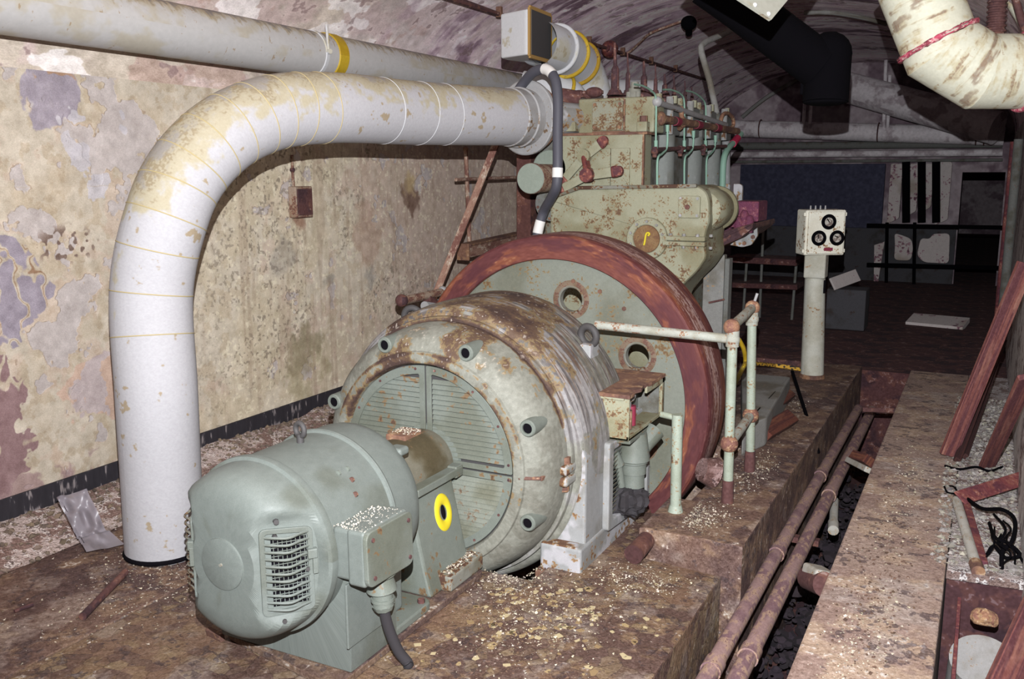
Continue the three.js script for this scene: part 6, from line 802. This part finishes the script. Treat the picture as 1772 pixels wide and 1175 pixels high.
  // dark racks standing between engine and end wall, pipes on the right wall
  { const t = thing('dark_rack', 'dark low machine frame with thin uprights in the gloom left of the gauge post', 'frame', PZ(1320, 540, 9.5)); const z = 9.5, g = (x, y) => PZ(x, y, z); part('top', beam(g(1268, 446), g(1385, 452), 0.06, 0.4), M.farFloor, t); part('shelf', beam(g(1268, 490), g(1385, 494), 0.05, 0.35), M.farFloor, t); for (const x of [1292, 1321, 1378]) part('upright', rod(g(x, 395 + (x > 1300 && x < 1350 ? 0 : 60)), [g(x, 400)[0], 0.07, z], 0.014), M.greyDark, t); }
  [[1748, 8.5, 0.035, M.greyDark, 'grey upright pipe on the right wall, farthest from the camera'], [1742, 9.6, 0.02, M.dirtyRust2, 'dark red upright pipe on the right wall beside the grey one']].forEach(([x, d, r, m, lab], i) => solo('wall_pipe', rod([XR - 0.05 - i * 0.03, 0.1, d - i * 0.4], [XR - 0.05 - i * 0.03, 1.8, d - i * 0.4], r), m, lab, 'pipe'));
}
// ---------------------------------------------------------------- litter nobody could count: flakes of limewash, grit and rubble
{
  const r = rng(4242), geos = [new THREE.TetrahedronGeometry(1), new THREE.DodecahedronGeometry(0.8), new THREE.OctahedronGeometry(0.9)];
  const scatter = (name, lab, m, n, fn, gi = 0) => { const im = new THREE.InstancedMesh(geos[gi], m, n), o = new THREE.Object3D(), c = new THREE.Color(); for (let i = 0; i < n; i++) { const [x, y, d, s, fl] = fn(r); o.position.set(x, y + s * fl * 0.5, -d); o.rotation.set(r() * 0.9 - 0.45, r() * 6.28, r() * 0.9 - 0.45); o.scale.set(s * (0.6 + r() * 0.8), s * fl, s * (0.6 + r() * 0.8)); o.updateMatrix(); im.setMatrixAt(i, o.matrix); const k = 0.55 + r() * 0.6; c.setRGB(k, k * (0.93 + r() * 0.07), k * (0.8 + r() * 0.2)); im.setColorAt(i, c); } im.name = name; im.castShadow = im.receiveShadow = true; im.userData = { label: lab, category: 'debris', kind: 'stuff' }; scene.add(im); };
  const bank = (x, d) => Math.max(0, (0.085 - (x - XL) * 0.26)) * (0.45 + 0.9 * fbm(((d * 0.2) % 1 + 1) % 1, 0.5, 14, 4, 4, 77)) + 0.004 * vn(x * 60 + 500, d * 60, 9999, 9999, 8);
  { const g = new THREE.PlaneGeometry(1, 1, 16, 300), a = g.attributes.position, uv = g.attributes.uv; for (let i = 0; i < a.count; i++) { const x = XL + 0.013 + (a.getX(i) + 0.5) * 0.36, d = 1.0 + (a.getY(i) + 0.5) * 6.2; a.setXYZ(i, x, Math.max(0.001, bank(x, d)), -d); uv.setXY(i, d, x); } g.computeVertexNormals(); const m = new THREE.Mesh(g, M.dust); m.name = 'dust_bank'; m.castShadow = m.receiveShadow = true; m.userData = { label: 'bank of plaster dust and grit along the foot of the left wall', category: 'debris', kind: 'stuff' }; scene.add(m); }
  const pick = L => { let t = r() * L.reduce((a, b) => a + b[5], 0); for (const q of L) { t -= q[5]; if (t <= 0) return q; } return L[0]; };
  const areas = (L) => () => { const q = pick(L), g = () => (r() + r() + r() - 1.5) / 1.5; return [q[0] + g() * q[2], q[4], q[1] + g() * q[3]]; };
  const flk = areas([[-1.3, 2.75, 0.4, 0.55, 0.002, 5], [-1.55, 2.95, 0.25, 0.25, 0.002, 4], [-1.1, 3.2, 0.3, 0.2, 0.002, 3], [-2.7, 2.6, 0.6, 0.5, 0.002, 5], [-2.75, 2.2, 0.5, 0.6, 0.002, 3], [-3.2, 3.2, 0.5, 1.2, 0.002, 5], [-1.2, 1.9, 0.4, 0.6, 0.002, 2], [-1.0, 3.7, 0.18, 0.3, 0.102, 5], [-0.92, 4.4, 0.14, 0.6, 0.102, 3], [-1.0, 5.6, 0.2, 1, 0.102, 2], [-0.24, 4.4, 0.18, 1.4, 0.102, 4], [-0.25, 2.8, 0.17, 0.8, 0.102, 4]]);
  const okp = (x, y, d) => !(y < 0.1 && (x > -0.83 || (d > 3.0 && x < -1.5 && x > -2.35) || (d > 3.36 && x > -2.6))) && !(y > 0.05 && ((x > -0.77 && x < -0.41) || (d < 3.5 && x < -0.5) || (x > -0.05 && d < 3.6) || (x < -1.05))) && x > XL + 0.02 && !(Math.abs(x + 1.915) < 0.28 && d > 1.93 && d < 2.99);
  const gen = (f, s0, s1, fl) => () => { let p; do p = f(); while (!okp(p[0], p[1], p[2])); const s = s0 + Math.pow(r(), 4) * (s1 - s0); return [p[0], p[1], p[2], s, fl]; };
  scatter('paint_flakes', 'scattered white limewash flakes on floor and slabs', M.chip, 13000, gen(flk, 0.001, 0.0075, 0.35), 0);
  scatter('floor_grit', 'brown grit scattered over floor and slabs', M.gritM, 5200, gen(areas([[-1.3, 2.6, 0.5, 0.9, 0.002, 6], [-3.0, 2.6, 0.7, 1.2, 0.002, 8], [-0.25, 3.4, 0.18, 1.6, 0.102, 4], [-1.0, 4.2, 0.2, 0.8, 0.102, 4]]), 0.0015, 0.008, 0.6), 2);
  scatter('wall_rubble', 'plaster rubble heaped along the foot of the left wall', M.rubbleM, 5200, () => { const d = 1.4 + r() * 5.4, x = XL + 0.02 + Math.pow(r(), 1.6) * 0.36; return [x, bank(x, d) - 0.001, d, 0.0025 + Math.pow(r(), 4) * 0.018, 0.7]; }, 2);
  scatter('right_rubble', 'whitish plaster rubble on the floor along the right wall', M.chipW, 4200, () => { const d = 3.63 + r() * 2.9, x = XR - 0.01 - Math.pow(r(), 1.3) * 0.3; return [x, 0.101, d, 0.003 + Math.pow(r(), 4) * 0.016, 0.6]; }, 2);
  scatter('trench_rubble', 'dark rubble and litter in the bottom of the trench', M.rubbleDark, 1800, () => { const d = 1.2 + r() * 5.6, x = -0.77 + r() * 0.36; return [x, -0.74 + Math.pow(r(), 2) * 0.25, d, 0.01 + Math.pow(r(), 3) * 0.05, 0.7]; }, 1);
  scatter('casing_grit', 'limewash grit settled on top of the bearing foot and generator', M.chip, 420, () => { const k = r(); if (k < 0.7) return [AX + 0.115 + r() * 0.13, 0.092, 2.73 + r() * 0.22, 0.0025 + r() * 0.005, 0.6]; return [AX - 0.05 + r() * 0.1, AY + 0.152, 2.8 + r() * 0.08, 0.002 + r() * 0.003, 0.6]; }, 0);
}

renderer.render(scene, camera);
